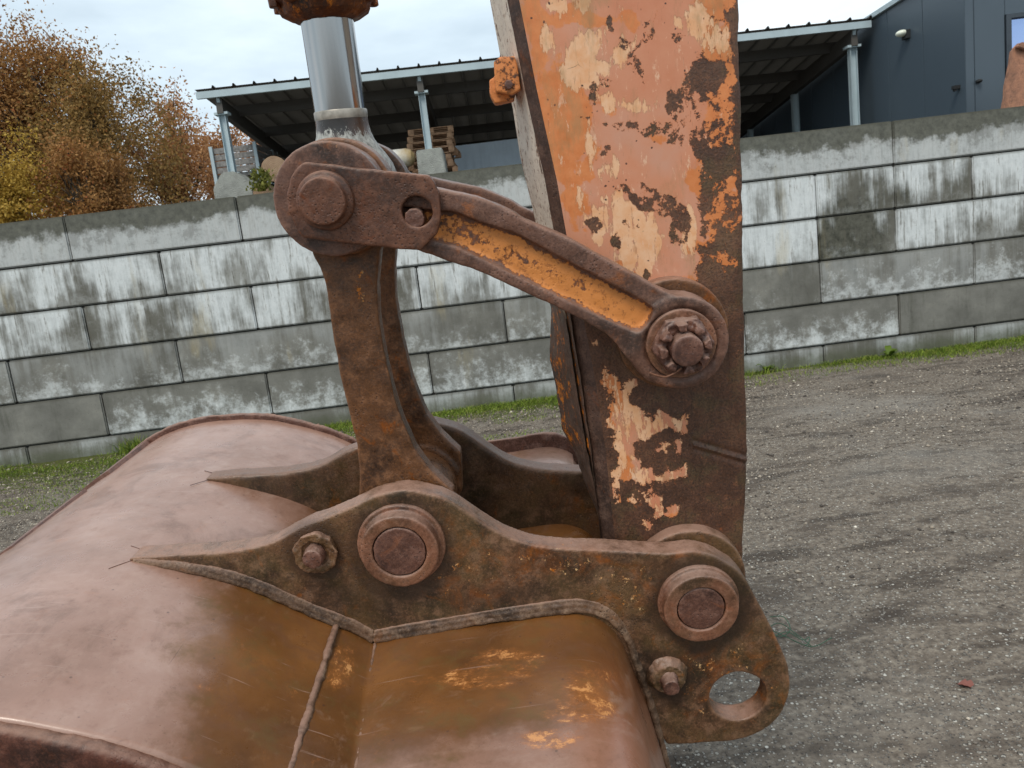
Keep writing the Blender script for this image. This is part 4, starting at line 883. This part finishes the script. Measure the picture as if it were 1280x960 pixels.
# ---- side links ----------------------------------------------------------------
pN = MP(860, 439, 1.085)
so_up = [(480, 222), (520, 230), (546, 236), (595, 246), (640, 265), (656, 275), (712, 299), (757.5, 324), (797, 345), (826, 362), (850, 371)]
so_lo = [(812, 478), (800, 468), (788, 452), (774, 436), (757.5, 418), (712, 392), (656, 366), (600, 340), (570, 330), (527, 315), (480, 300), (420, 300)]
web = [(500, 258), (549, 264), (570, 265), (600, 278), (640, 290), (656, 298), (712, 328), (769, 358), (800, 374), (817, 386), (812, 402), (800, 414), (790, 413), (757.5, 399), (712, 377), (656, 350), (600, 322), (570, 308), (542, 301), (500, 292)]
SB = (float(pN[0]), 1.16, float(pN[1]))
def side_link(D0, label, vx, near_side):
    s_ = 1; B_ = (SB[0], D0+.03, SB[2]); t = mthing('side_link', label, 'link', B_, 'side links of the bucket linkage')
    bm = new_bm(); bm_prism(bm, [tuple(p) for p in MPs(catmull(so_up, 3), 1.135)]+[tuple(p) for p in MPs(catmull(so_lo, 3), 1.135)], D0+.002, D0+.054)
    b2 = new_bm(); bm_cyl(b2, pN, RM(852, 431, 60, 1.13), D0-.002, D0+.060, 64); b3 = new_bm(); bm_cyl(b3, pC, RM(413, 249, 70, 1.143), D0+.003, D0+.056, 64)
    cu = new_bm(); bm_prism(cu, [tuple(p) for p in MPs(web, 1.135)], D0-.02, D0+.018); cc = new_bm(); bm_cyl(cc, pN, RM(852, 431, 47, 1.13), D0-.02, D0+.004, 48)
    def paint(V):
        x, y = mpix(V); d_ = sdf(x, y, web) if near_side else np.full(len(V), -9.)
        p_ = np.clip(.25+d_/12, -.2, .80+.15*vnoise(x*.03, y*.05, x*0))-.22*np.exp(-((y-(300+(x-600)*.42))/9)**2)*(x < 740); return np.where(V[:, 1] < D0+.03, p_, .1)
    cast('link_bar', [bm, b2, b3], M_side, t, voxel=vx, amp=.0013, nscale=45, smooth=7, cut=[cu, cc], base=B_, attrs={'paint': paint, 'fleck': lambda V: np.full(len(V), .28)})
    return t, B_
sl, SLB = side_link(1.133, 'near curved side link with orange painted channel and castle nut', .003, True)
side_link(1.418, 'far curved side link mostly hidden behind the near one', .0045, False)
# keeper plate, pin head and locking bolt
kp = [(380, 202), (412, 205.5), (445, 210), (502.5, 215.5), (535.5, 219), (542.5, 227.5), (549, 242.5), (551, 270), (546, 292.5), (526, 313), (495, 311), (432.5, 304), (377.5, 297), (371, 287.5), (361, 265), (358.5, 242.5), (363, 222.5), (371, 209)]
bm = new_bm(); bm_prism(bm, [tuple(p) for p in MPs(kp, 1.115)], 1.114, 1.1345); cu = new_bm(); bm_cyl(cu, MP(521, 264.5, 1.114), RM(521, 264, 19, 1.114), 1.08, 1.16, 36)
cast('keeper_plate', bm, M_keeper, sl, voxel=.0025, amp=.0011, nscale=60, cut=[cu], base=SLB, smooth=2, big=.0006)
bm = new_bm(); bm_cyl(bm, pC, RM(402, 252, 29.5, 1.09), 1.090, 1.44, 48); b2 = new_bm(); bm_cyl(b2, pC, RM(402, 252, 36, 1.1), 1.106, 1.12, 48, RM(402, 252, 38, 1.1))
cast('pin', [bm, b2], M_keeper, sl, voxel=.0026, amp=.0008, nscale=90, base=SLB)
bm = new_bm(); bm_cyl(bm, MP(518.5, 273, 1.125), RM(518, 273, 13, 1.12), 1.118, 1.15, 10); cast('locking_bolt', bm, M_pin, sl, voxel=.0018, amp=.0012, nscale=120, base=SLB)
# castle nut on its pin
rn = RM(856, 434, 44.5, 1.12)
bm = new_bm(); bm_cyl(bm, pN, rn, 1.1285, 1.14, 48); cast('washer', bm, M_collar, sl, voxel=.0024, amp=.0006, base=SLB)
rnut = RM(856, 434, 40, 1.11); bm = new_bm(); bm_cyl(bm, pN, rnut, 1.112, 1.13, 6); b2 = new_bm(); bm_cyl(b2, pN, rnut*.8, 1.095, 1.114, 40, rnut*.86); cuts = []
for k in range(4):
    cu = new_bm(); a_ = k*PI/4+.3; M_ = Matrix.Translation((pN[0], 0, pN[1])) @ Matrix.Rotation(a_, 4, 'Y'); bm_box(cu, (-.09, 1.08, -rnut*.13), (.09, 1.1095, rnut*.13), M_); cuts.append(cu)
cu = new_bm(); bm_cyl(cu, pN, rnut*.56, 1.08, 1.111, 32); cuts.append(cu)
cast('castle_nut', [bm, b2], M_pin, sl, voxel=.0016, amp=.0026, nscale=120, base=SLB, smooth=4, cut=cuts)
bm = new_bm(); bm_cyl(bm, pN, RM(860, 439, 20.5, 1.085), 1.084, 1.46, 40); cast('pin', bm, M_pin, sl, voxel=.0024, amp=.0008, nscale=90, base=SLB)
q = MPs(catmull([(812, 466), (820, 469), (832, 471), (842, 467), (852, 460)], 5), 1.10); bm = new_bm(); bm_tube(bm, np.stack([q[:, 0], np.full(len(q), 1.10), q[:, 1]], 1), .0016, 8); plain('split_pin', bm, M_steel, sl, base=SLB, smooth=True)

# ---- hydraulic cylinder ---------------------------------------------------------
CB = (float(pC[0]), 1.31, float(pC[1]))
cyl = mthing('hydraulic_cylinder', 'hydraulic cylinder with bright chrome rod and rusty orange gland at the top', 'cylinder', CB)
ax0 = np.array([*MP(425.5, 139, 1.31)]); ax1 = np.array([*MP(409.5, 30, 1.31)]); mpx = float(np.linalg.norm(ax1-ax0)/110.2)
axd = (ax1-ax0)/np.linalg.norm(ax1-ax0); axd3 = np.array([axd[0], 0, axd[1]])
def lathe(name, prof_, mat, n=64, wob=0, attrs=None, smooth=40):
    O = np.array([ax0[0], 1.31, ax0[1]]); e1 = np.cross(axd3, [0, 1, 0]); e1 /= np.linalg.norm(e1); e2 = np.array([0, 1., 0])
    V = []; 
    for t_, r_ in prof_:
        for k in range(n):
            a_ = 2*PI*k/n; rr_ = r_*mpx*(1+wob*(1 if (k//4) % 2 else -1)); V.append(O+axd3*t_*mpx+rr_*(math.cos(a_)*e1+math.sin(a_)*e2)-np.array(CB))
    Fc = [(i*n+k, i*n+(k+1) % n, (i+1)*n+(k+1) % n, (i+1)*n+k) for i in range(len(prof_)-1) for k in range(n)]
    Fc += [tuple(range(n))[::-1], tuple(range((len(prof_)-1)*n, len(prof_)*n))]
    me = mesh_np(name, V, Fc, True); me.set_sharp_from_angle(angle=math.radians(smooth)); return link(name, me, mat, cyl)
g = G('chrome_rod'); v = g.obj(); n2 = g.noise(g.map(v, (60, 60, 2)), 1, 4, .6); n3 = g.noise(v, 30, 6, .7)
c = g.mix(g.step(n3, .62, .72, 0, .35), lin(158, 158, 158), lin(104, 84, 72)); M_chrome = g.done(c, g.step(n2, .3, .7, .1, .2), g.bump(n2, .08, .0005), 1.)
lathe('rod', [(0, 34.6), (112, 34.9), (420, 34.9)], M_chrome, 96)
lathe('rod_ring', [(-11, 35.8), (-9, 36.2), (-1.2, 36.4), (0.6, 35.4)], simple('worn_rod_ring', lin(150, 144, 134), .4, .2, .6, 40), 64)
g = G('oily_black_paint'); v = g.obj(); n_ = g.noise(g.map(v, (1.6, 1.6, .8), rot=(0, .5, 0)), 70, 8, .8, .3); at = g.att('worn'); mm = g.step(g.math('ADD', n_, g.math('MULTIPLY', at, .24)), .61, .66)
c = g.mix(mm, g.ramp(g.noise(v, 12, 5), [(.35, lin(34, 27, 22)), (.6, lin(84, 60, 46))]), g.ramp(n_, [(.4, lin(104, 102, 96)), (.6, lin(176, 176, 170))])); M_neck = g.done(c, g.mix(mm, .25, .5), g.bump(n_, .6, .001), 0, .6)
nk = lathe('rod_neck', [(-112, 66), (-92, 67), (-74, 62), (-60, 54), (-50, 47), (-40, 41), (-30, 37.5), (-20, 36.2), (-11, 35.8)], M_neck, 64, smooth=80)
me = nk.data; V = coords(me)+np.array(CB); x_, y_ = mpix(V); attr(me, 'worn', np.clip((y_-158)/14, 0, 1)*np.clip((228-y_)/30, 0, 1))
bm = new_bm(); bm_cyl(bm, pC, 66*mpx, 1.262, 1.356, 56); cast('rod_eye', bm, M_steel, cyl, voxel=.004, amp=.001, base=CB)
gl = lathe('gland', [(113, 38), (115, 44), (122, 56), (128, 59), (134, 60), (138, 68), (152, 70), (154, 66), (170, 66), (172, 78), (190, 78), (420, 76)], M_gland, 72, wob=.035, smooth=30)
bm = new_bm(); e2 = np.array([0, 1., 0]); e1 = np.cross(axd3, e2)
for k in range(10):
    a_ = 2*PI*k/10+.2; O = np.array([ax0[0], 1.31, ax0[1]])+(math.cos(a_)*e1+math.sin(a_)*e2)*65*mpx
    bm = new_bm(); bm_tube(bm, [tuple(O+axd3*mpx*130), tuple(O+axd3*mpx*150)], 8.5*mpx, 6); cast('bolt', bm, M_gland, cyl, voxel=.0025, amp=.001, base=CB)

# ---- dipper arm -------------------------------------------------------------------
L_ = np.array([(528, -700), (649, 0), (671, 112), (696, 225), (708, 293), (726, 380), (745, 480), (757, 564), (768, 668), (778, 760)], float)
R_ = np.array([(905, -700), (922.5, 0), (926, 112), (928, 270), (929, 333), (932, 480), (934, 573), (931, 650), (927, 720), (915, 770)], float)
AB = (float(MP(862, 724, 1.2)[0]), 1.31, float(MP(862, 724, 1.2)[1]))
arm = mthing('dipper_arm', 'wide dipper arm with peeling pink and orange paint over dark rust', 'digger arm', AB)
def arm_rows(D, dl=0, dr=0):
    return D
ys = np.concatenate([np.arange(-700, -20, 20), np.arange(-20, 762, 1.7)]); nx = 150
def lx(y, T): return np.interp(y, T[:, 1], T[:, 0])
Y2, S2 = np.meshgrid(ys, np.linspace(0, 1, nx), indexing='ij'); X2 = lx(Y2, L_)+(lx(Y2, R_)-lx(Y2, L_))*S2
# photo px -> machine plane, vectorised
def MPv(x, y, D):
    d = CF[None]+CR[None]*((x.ravel()-640)/F)[:, None]-CU[None]*((y.ravel()-480)/F)[:, None]; v_ = d*(D/(d@NN))[:, None]; return np.stack([v_@XX, np.full(x.size, D), v_@ZZ], 1)
P = MPv(X2, Y2, 1.225); E_ = np.exp(-((1-S2.ravel())*(nx))**2/10)
P[:, 0] += E_*(.0022*fbm(P+9, 40, 3)); P[:, 1] += .0016*fbm(P, 9, 3)+.0035*np.exp(-((1-S2.ravel())*nx)/1.6)
pxx, pyy = X2.ravel(), Y2.ravel()
# raised weld scar
pxx0, pyy0 = pxx, pyy
scar = np.exp(-(ell(pxx, pyy, 903, 566, 36, 3.2, .2)-3.2)**2*0)*0; ds = np.abs((pyy-(556+(pxx-868)*.29))); P[:, 1] -= .0030*np.exp(-(ds/3.)**2)*(pxx > 866); P[:, 1] += .002*np.exp(-((ds-5)/3.)**2)*(pxx > 866)
_q = np.stack([pxx0*.02, pyy0*.02, pxx0*0], 1); pxx = pxx0+13*fbm(_q, 2.2, 5); pyy = pyy0+13*fbm(_q+7, 2.2, 5)
top = [(560, -700), (905, -700), (912, -10), (914, 30), (906, 45), (884, 52), (868, 78), (858, 100), (848, 118), (836, 130), (846, 156), (862, 176), (870, 205), (876, 235), (878, 262), (874, 290), (868, 318), (874, 345), (868, 368), (846, 366), (815, 378), (780, 372), (700, 330), (640, 100), (600, 0)]
p_ = sdf(pxx, pyy, top)
cream_lo = [(752, 462), (764, 466), (775, 480), (797, 480), (786, 497), (796, 512), (809, 525), (817, 516), (823, 505), (827, 516), (837, 522), (846, 526), (856.5, 520), (860, 545), (848, 540), (834, 536), (820, 545), (797.5, 556), (800, 573), (808, 580), (820, 592), (837, 587), (854, 580), (853, 592), (838, 600), (820, 601), (803, 606), (781, 598), (772, 578), (766.5, 559), (761, 536), (766, 516), (758, 490)]
for pl in (cream_lo, [(802, 614), (814, 617), (825, 622), (823, 634), (820, 645), (812, 636), (806, 624)], [(788, 620), (797, 620), (800, 630), (790, 628)], [(834, 640), (846, 640), (845, 645), (834, 645)], [(808, 652), (817, 650), (816, 660), (808, 658)], [(826, 552), (836, 556), (834, 568), (822, 564)], [(842, 550), (850, 552), (852, 566), (845, 566)], [(714, 405), (722, 410), (728, 440), (722, 450)]):
    p_ = np.maximum(p_, sdf(pxx, pyy, pl))
le = pxx0-lx(pyy0, L_); strip_ = (le > 3) & (le < 13) & (pyy0 > 395) & (pyy0 < 650) & (vnoise(pyy0*.05, pyy0*0, pyy0*0) > -.12); p_ = np.maximum(p_, np.where(strip_, -2., -99))
ru = np.full(len(P), -99.)
for e_ in ((851, 50, 13, 7, .3), (790, 158, 42, 3.2, .1), (835, 160, 20, 6, .1), (857, 170, 22, 13, 0), (815, 252, 26, 12, .25), (795, 240, 14, 6, .2), (833, 262, 10, 10, 0), (744, 284, 8, 9, -.5), (789, 281, 14, 6, .1), (770, 300, 4, 8, 0), (848, 280, 9, 24, 0), (808, 344, 8, 13, 0), (776, 52, 7, 5, .4), (762, 30, 3, 7, 0), (812, 45, 6, 9, .3), (797, 82, 3, 14, -.1), (808, 30, 2, 22, .35), (742, 122, 7, 14, .1), (760, 100, 6, 5, 0), (747, 150, 5, 12, -.3), (752, 190, 5, 7, 0), (850, 125, 12, 10, 0), (888, 25, 18, 4, .2)):
    ru = np.maximum(ru, ell(pxx, pyy, *e_)*1.6)
p_ = np.minimum(p_, -ru); pv = .5+p_/26; 
zone = (pyy < 400); hal = np.where(zone, .54-.12*np.clip((pyy-130)/220, 0, 1), .12); hal = np.where((pxx > 835) & (pyy < 60), .55, hal); hal = np.where((pyy > 330) & (pyy < 480), hal*.6, hal)
hal = hal-.3*np.clip(ell(pxx, pyy, 886, 96, 24, 26)/12, 0, 1)-.3*np.clip(ell(pxx, pyy, 893, 205, 30, 22)/12, 0, 1)
pv = np.maximum(np.clip(pv, 0, 1), hal*(pyy < 600)); pv = pv-.35*np.clip(1-(lx(pyy, R_)-pxx)/9, 0, 1)
cream = np.zeros(len(P))
for e_ in ((684, 48, 11, 20, 0), (700, 4, 16, 12, -.6), (725, 5, 10, 12, .5), (722, 82, 20, 34, .25), (740, 60, 12, 30, .5), (735, 100, 22, 14, 0), (762, 82, 16, 12, -.5), (775, 70, 9, 24, .6), (737, 165, 6, 30, -.08), (735, 135, 8, 16, 0), (872, 30, 26, 26, 0), (895, 52, 24, 16, 0), (775, 275, 42, 26, 0), (765, 250, 18, 14, 0), (800, 310, 30, 40, 0), (748, 300, 14, 10, 0), (790, 130, 50, 10, .1), (855, 300, 10, 36, 0), (760, 215, 12, 14, 0), (727, 240, 8, 26, 0)):
    cream = np.maximum(cream, np.clip(.5+ell(pxx, pyy, *e_)/16, 0, 1))
cream = np.where(pyy > 400, .72, cream); orange_ = np.clip(1-np.abs(pxx-lx(pyy, L_)-12)/34, 0, 1); orange_ = np.maximum(orange_, np.clip((pxx-850)/40, 0, 1))
for e_ in ((730, 22, 70, 14, .1), (700, 120, 28, 60, 0), (712, 160, 30, 50, 0), (670, 60, 18, 60, 0), (728, 215, 16, 40, .5), (700, 195, 22, 40, 0)): orange_ = np.maximum(orange_, np.clip(.3+ell(pxx, pyy, *e_)/16, 0, 1))
n0 = len(P); Q = grid_faces(len(ys), nx); Pb = P.copy(); Pb[:, 1] = 1.247
# rim faces between the skin and its back
ring = list(range(nx))+[i*nx+nx-1 for i in range(1, len(ys))]+[(len(ys)-1)*nx+k for k in range(nx-2, -1, -1)]+[i*nx for i in range(len(ys)-2, 0, -1)]
rf = np.array([(ring[i], ring[(i+1) % len(ring)], ring[(i+1) % len(ring)]+n0, ring[i]+n0) for i in range(len(ring))])
me = mesh_quads('side_plate', np.concatenate([P, Pb])-np.array(AB), np.concatenate([Q, Q[:, ::-1]+n0, rf[:, ::-1]]), True); me.set_sharp_from_angle(angle=math.radians(50))
for k, a_ in (('paint', pv), ('cream', cream), ('orange', orange_)): attr(me, k, np.concatenate([a_, a_*0 if k == 'paint' else a_]))
def arm_mat():
    g = G('peeling_arm_paint'); v = g.obj()
    warp = g.n('ShaderNodeVectorMath'); warp.operation = 'MULTIPLY_ADD'; g.set(warp.inputs[0], g.noise(v, 55, 4, .6, col=True)); warp.inputs[1].default_value = (.008,)*3; g.set(warp.inputs[2], v); w = warp.outputs[0]
    n1 = g.noise(v, 9, 6, .6); n2 = g.noise(w, 36, 8, .68); n3 = g.noise(v, 260, 4, .65); strk = g.noise(g.map(v, (46, 10, 9), rot=(0, -.65, 0)), 1, 8, .74, .3); mot = g.noise(w, 17, 6, .6)
    # bare metal
    r_ = g.ramp(n1, [(.3, lin(62, 40, 28)), (.5, lin(92, 60, 42)), (.7, lin(108, 72, 50))]); r_ = g.mix(g.step(n2, .52, .7, 0, .5), r_, lin(110, 68, 44)); r_ = g.mix(g.step(mot, .5, .64, 0, .55), r_, lin(86, 72, 44)); r_ = g.mix(g.step(g.noise(g.map(v, loc=(3, 3, 1)), 7, 8, .7), .5, .66, 0, .5), r_, lin(124, 90, 66)); r_ = g.mix(g.step(g.noise(w, 70, 8, .8), .58, .66, 0, .6), r_, lin(150, 96, 62))
    r_ = g.mix(g.step(n3, .45, .65, 0, .55), r_, lin(46, 32, 27)); r_ = g.mix(g.step(n3, .45, .3, 0, .45), r_, lin(122, 84, 62)); r_ = g.mix(g.step(g.noise(v, 500, 3, .7), .5, .7, 0, .4), r_, lin(40, 28, 24)); r_ = g.mix(g.step(g.noise(w, 24, 7, .7), .62, .68, 0, .55), r_, lin(150, 80, 38))
    # paint coats
    oa = g.step(g.math('ADD', g.att('orange'), g.math('MULTIPLY', g.math('SUBTRACT', mot, .5), 3.6)), .42, .62)
    pk = g.ramp(n1, [(.3, lin(196, 124, 90)), (.5, lin(204, 138, 106)), (.72, lin(200, 148, 124))]); og = g.ramp(n2, [(.3, lin(198, 112, 58)), (.7, lin(216, 138, 84))])
    pc = g.mix(oa, pk, og)
    cm = g.math('ADD', g.att('cream'), g.math('MULTIPLY', g.math('SUBTRACT', strk, .5), 3.8)); cm = g.math('ADD', cm, g.math('MULTIPLY', g.math('SUBTRACT', g.noise(g.map(v, (120, 60, 50), rot=(0, -.55, 0)), 1, 6, .75), .5), 1.5)); cmk = g.step(cm, .66, .72); pc = g.mix(cmk, pc, g.ramp(n2, [(.3, lin(222, 158, 108)), (.6, lin(230, 184, 146)), (.75, lin(216, 156, 118))]))
    dirt = g.step(g.noise(g.map(v, (40, 10, 12)), 1, 7, .7), .55, .72, 0, .45); pc = g.mix(dirt, pc, lin(150, 112, 72))
    fk = g.step(g.noise(g.map(v, (70, 40, 24), rot=(0, -.5, 0)), 1, 9, .8, .4), .585, .62); fk = g.math('MULTIPLY', fk, g.step(g.noise(v, 8, 5, .6), .44, .56)); pc = g.mix(g.math('MULTIPLY', fk, .8), pc, lin(226, 186, 156))
    sc_ = g.step(g.noise(g.map(v, (150, 20, 16), rot=(0, .35, 0)), 1, 6, .75), .62, .66); pc = g.mix(g.math('MULTIPLY', sc_, .5), pc, lin(150, 96, 66)); grn = g.step(g.noise(g.map(v, (14, 8, 5), loc=(2, 0, 1)), 1, 7, .7), .54, .68, 0, .55); pc = g.mix(grn, pc, lin(156, 124, 84))
    sp_ = g.step(g.vor(w, 62), .06, .13, 1, 0); sp_ = g.math('MULTIPLY', sp_, g.step(g.noise(v, 14, 3), .5, .56)); pc = g.mix(sp_, pc, lin(78, 50, 38))
    cr = g.vor(w, 13, feat='DISTANCE_TO_EDGE'); ck = g.math('MULTIPLY', g.step(cr, .0, .010, 1, 0), g.step(g.noise(v, 11, 4), .62, .7)); pc = g.mix(g.math('MULTIPLY', ck, .7), pc, lin(112, 72, 44))
    s_ = g.math('ADD', g.att('paint'), g.math('MULTIPLY', g.math('SUBTRACT', g.noise(w, 30, 10, .76), .5), 1.8)); s_ = g.math('ADD', s_, g.math('MULTIPLY', g.math('SUBTRACT', g.noise(v, 110, 6, .7), .5), .6))
    pmk = g.step(s_, .485, .5); halo = g.step(s_, .41, .5); edge = g.math('MULTIPLY', g.step(s_, .5, .56, 1, 0), .55); pc = g.mix(edge, pc, lin(206, 118, 62))
    c = g.mix(g.math('MULTIPLY', halo, .45), r_, lin(112, 62, 40)); c = g.mix(pmk, c, pc)
    h = g.math('ADD', g.math('MULTIPLY', pmk, .9), g.math('MULTIPLY', g.math('SUBTRACT', 1., pmk), g.math('ADD', g.math('MULTIPLY', n2, .8), g.math('MULTIPLY', n3, .5)))); h = g.math('ADD', h, g.math('MULTIPLY', cmk, -.18))
    return g.done(c, g.math('SUBTRACT', g.step(n2, .3, .65, .38, .62), g.math('MULTIPLY', pmk, .1)), g.bump(h, .9, .0024), 0, .5)
M_arm = arm_mat(); link('side_plate', me, M_arm, arm)
# weld / plate edge strip and the front face
E1 = L_.copy(); E2 = L_-[[0, 0]]; E2 = np.array([(x-15 if y < 400 else x-17, y) for x, y in L_])
FR = np.array([(498, -700), (612.6, 0), (625, 67), (641, 135), (650.6, 197), (666, 261), (678, 320), (692, 386), (691, 420), (690, 448), (697, 480), (706, 536), (721, 564), (733, 601), (748, 637), (757, 668), (768, 740)], float)
def strip_mesh(name, A_, DA, B_, DB, mat, n, amp, attrs=None, ns=30, par=arm, thick=.006):
    yy = np.concatenate([np.arange(-700, -20, 20), np.arange(-20, 745, 2.2)]); Yg, Sg = np.meshgrid(yy, np.linspace(0, 1, n), indexing='ij')
    PA = MPv(lx(Yg, A_), Yg, DA); PB = MPv(lx(Yg, B_), Yg, DB); s = Sg.ravel()[:, None]; P_ = PA*(1-s)+PB*s
    nn = np.array([-.7, -.7, 0])
    P_ = P_+nn*(amp*fbm(P_, ns, 4)*np.minimum(1, 6*np.minimum(s, 1-s))[:, 0])[:, None]
    me = mesh_quads(name, P_-np.array(AB), grid_faces(len(yy), n, True), True)
    if attrs: 
        for k, f_ in attrs.items(): attr(me, k, f_(P_, Yg.ravel(), Sg.ravel()))
    o = link(name, me, mat, par); return o
M_edge = rust('plate_edge_steel', (56, 42, 36), (84, 64, 56), (122, 98, 86), (140, 80, 48), rough=(.5, .8))
strip_mesh('plate_edge', L_, 1.2255, E2, 1.2465, M_edge, 8, .0016)
g = rust('worn_front_plate', (72, 56, 46), (108, 84, 68), (150, 128, 110), (176, 104, 54), paint=(206, 192, 176), amt=.0, sat=1., val=1.)
M_front = g; M_frontlow = rust('worn_front_tip', (58, 44, 36), (90, 68, 56), (120, 92, 76), (160, 92, 48), paint=(216, 134, 74), amt=.0)
# upper, pale; lower, bare with orange remains
def ft(P_, y, s): return np.where(y < 385, .78+.1*np.sin(s*9), .2)
strip_mesh('front_plate', E2, 1.247, FR, 1.372, M_front, 26, .0016, {'paint': lambda P_, y, s: np.where(y < 400, .80-.25*np.clip(np.sin(s*14+y*.012+2*np.sin(y*.02)), 0, 1)**6, -.3)}, 34)
lower = np.array([(x-2, y) for x, y in FR], float)
yy = [y for y in range(372, 742, 3)]
def low_strip(name, A_, DA, B_, DB, mat, n, pf):
    Yg, Sg = np.meshgrid(np.array(yy, float), np.linspace(0, 1, n), indexing='ij'); PA = MPv(lx(Yg, A_), Yg, DA); PB = MPv(lx(Yg, B_), Yg, DB); s = Sg.ravel()[:, None]; P_ = PA*(1-s)+PB*s
    P_[:, 0] += .0016*fbm(P_, 50, 3); me = mesh_quads(name, P_-np.array(AB), grid_faces(len(yy), n, True), True); attr(me, 'paint', pf(P_, Yg.ravel(), Sg.ravel())); return link(name, me, mat, arm)
mid_ = np.array([(E2[0][0], -700), (700, 372), (709, 400), (722, 480), (735, 560), (752, 640), (766, 745)], float)
low_strip('tip_plate', np.array([(x+0, y) for x, y in zip(lx(np.array(yy, float), E2)-1, yy)]), 1.238, mid_, 1.262, M_frontlow, 12, lambda P_, y, s: np.where((s > .55) & (y < 640), .42, .2))
low_strip('tip_plate', mid_-[[2, 0]], 1.256, lower-[[1, 0]], 1.368, M_frontlow, 18, lambda P_, y, s: np.where((y < 560) & (s > .2), .38, .16))
# far side plate and rear plate
bm = new_bm(); fp = [tuple(p) for p in MPs(list(FR)+[(905, 740), (912, 600), (912, 0), (895, -700)], 1.372)]; bm_prism(bm, fp, 1.3725, 1.395); plain('side_plate', bm, M_steel, arm, base=AB)
bm = new_bm(); ra = MPs([(x-14, y) for x, y in R_], 1.225); rb = MPs([(x-24, y) for x, y in R_], 1.225); bm_prism(bm, [tuple(p) for p in ra]+[tuple(p) for p in rb[::-1]], 1.2475, 1.372); plain('rear_plate', bm, M_steel, arm, base=AB)
for c_, r_px, dref, D0, D1 in ((pN, 65, 1.215, 1.1945, 1.245), (MP(862, 726, 1.2), 73, 1.2, 1.1975, 1.478)):
    bm = new_bm(); bm_cyl(bm, c_, RM(840, 600, r_px, dref), D0, D1, 64); cu = new_bm(); bm_cyl(cu, c_, rp*1.1, D0-.02, D0+.003, 40)
    cast('pin_boss', bm, M_link if c_ is pN else M_ear, arm, voxel=.0032, amp=.0009, nscale=50, base=AB, smooth=6)
bm = new_bm(); bm_prism(bm, [tuple(p) for p in MPs([(617, 77), (625, 71), (643, 70), (647, 84), (651, 112), (640, 119), (620, 115)], 1.25)], 1.245, 1.285)
b2 = new_bm(); bm_prism(b2, [tuple(p) for p in MPs([(612, 101), (622, 97), (646, 112), (642, 126), (619, 131), (613, 122)], 1.29)], 1.27, 1.325)
cast('hose_bracket', [bm, b2], M_bracket, arm, voxel=.0022, amp=.0012, nscale=80, base=AB, attrs={'paint': lambda V: np.full(len(V), .12)})
bm = new_bm(); bm_cyl(bm, MP(636, 106, 1.245), .007, 1.238, 1.247, 6); cast('bracket_bolt', bm, M_pin, arm, voxel=.0015, amp=.0006, base=AB, smooth=1)
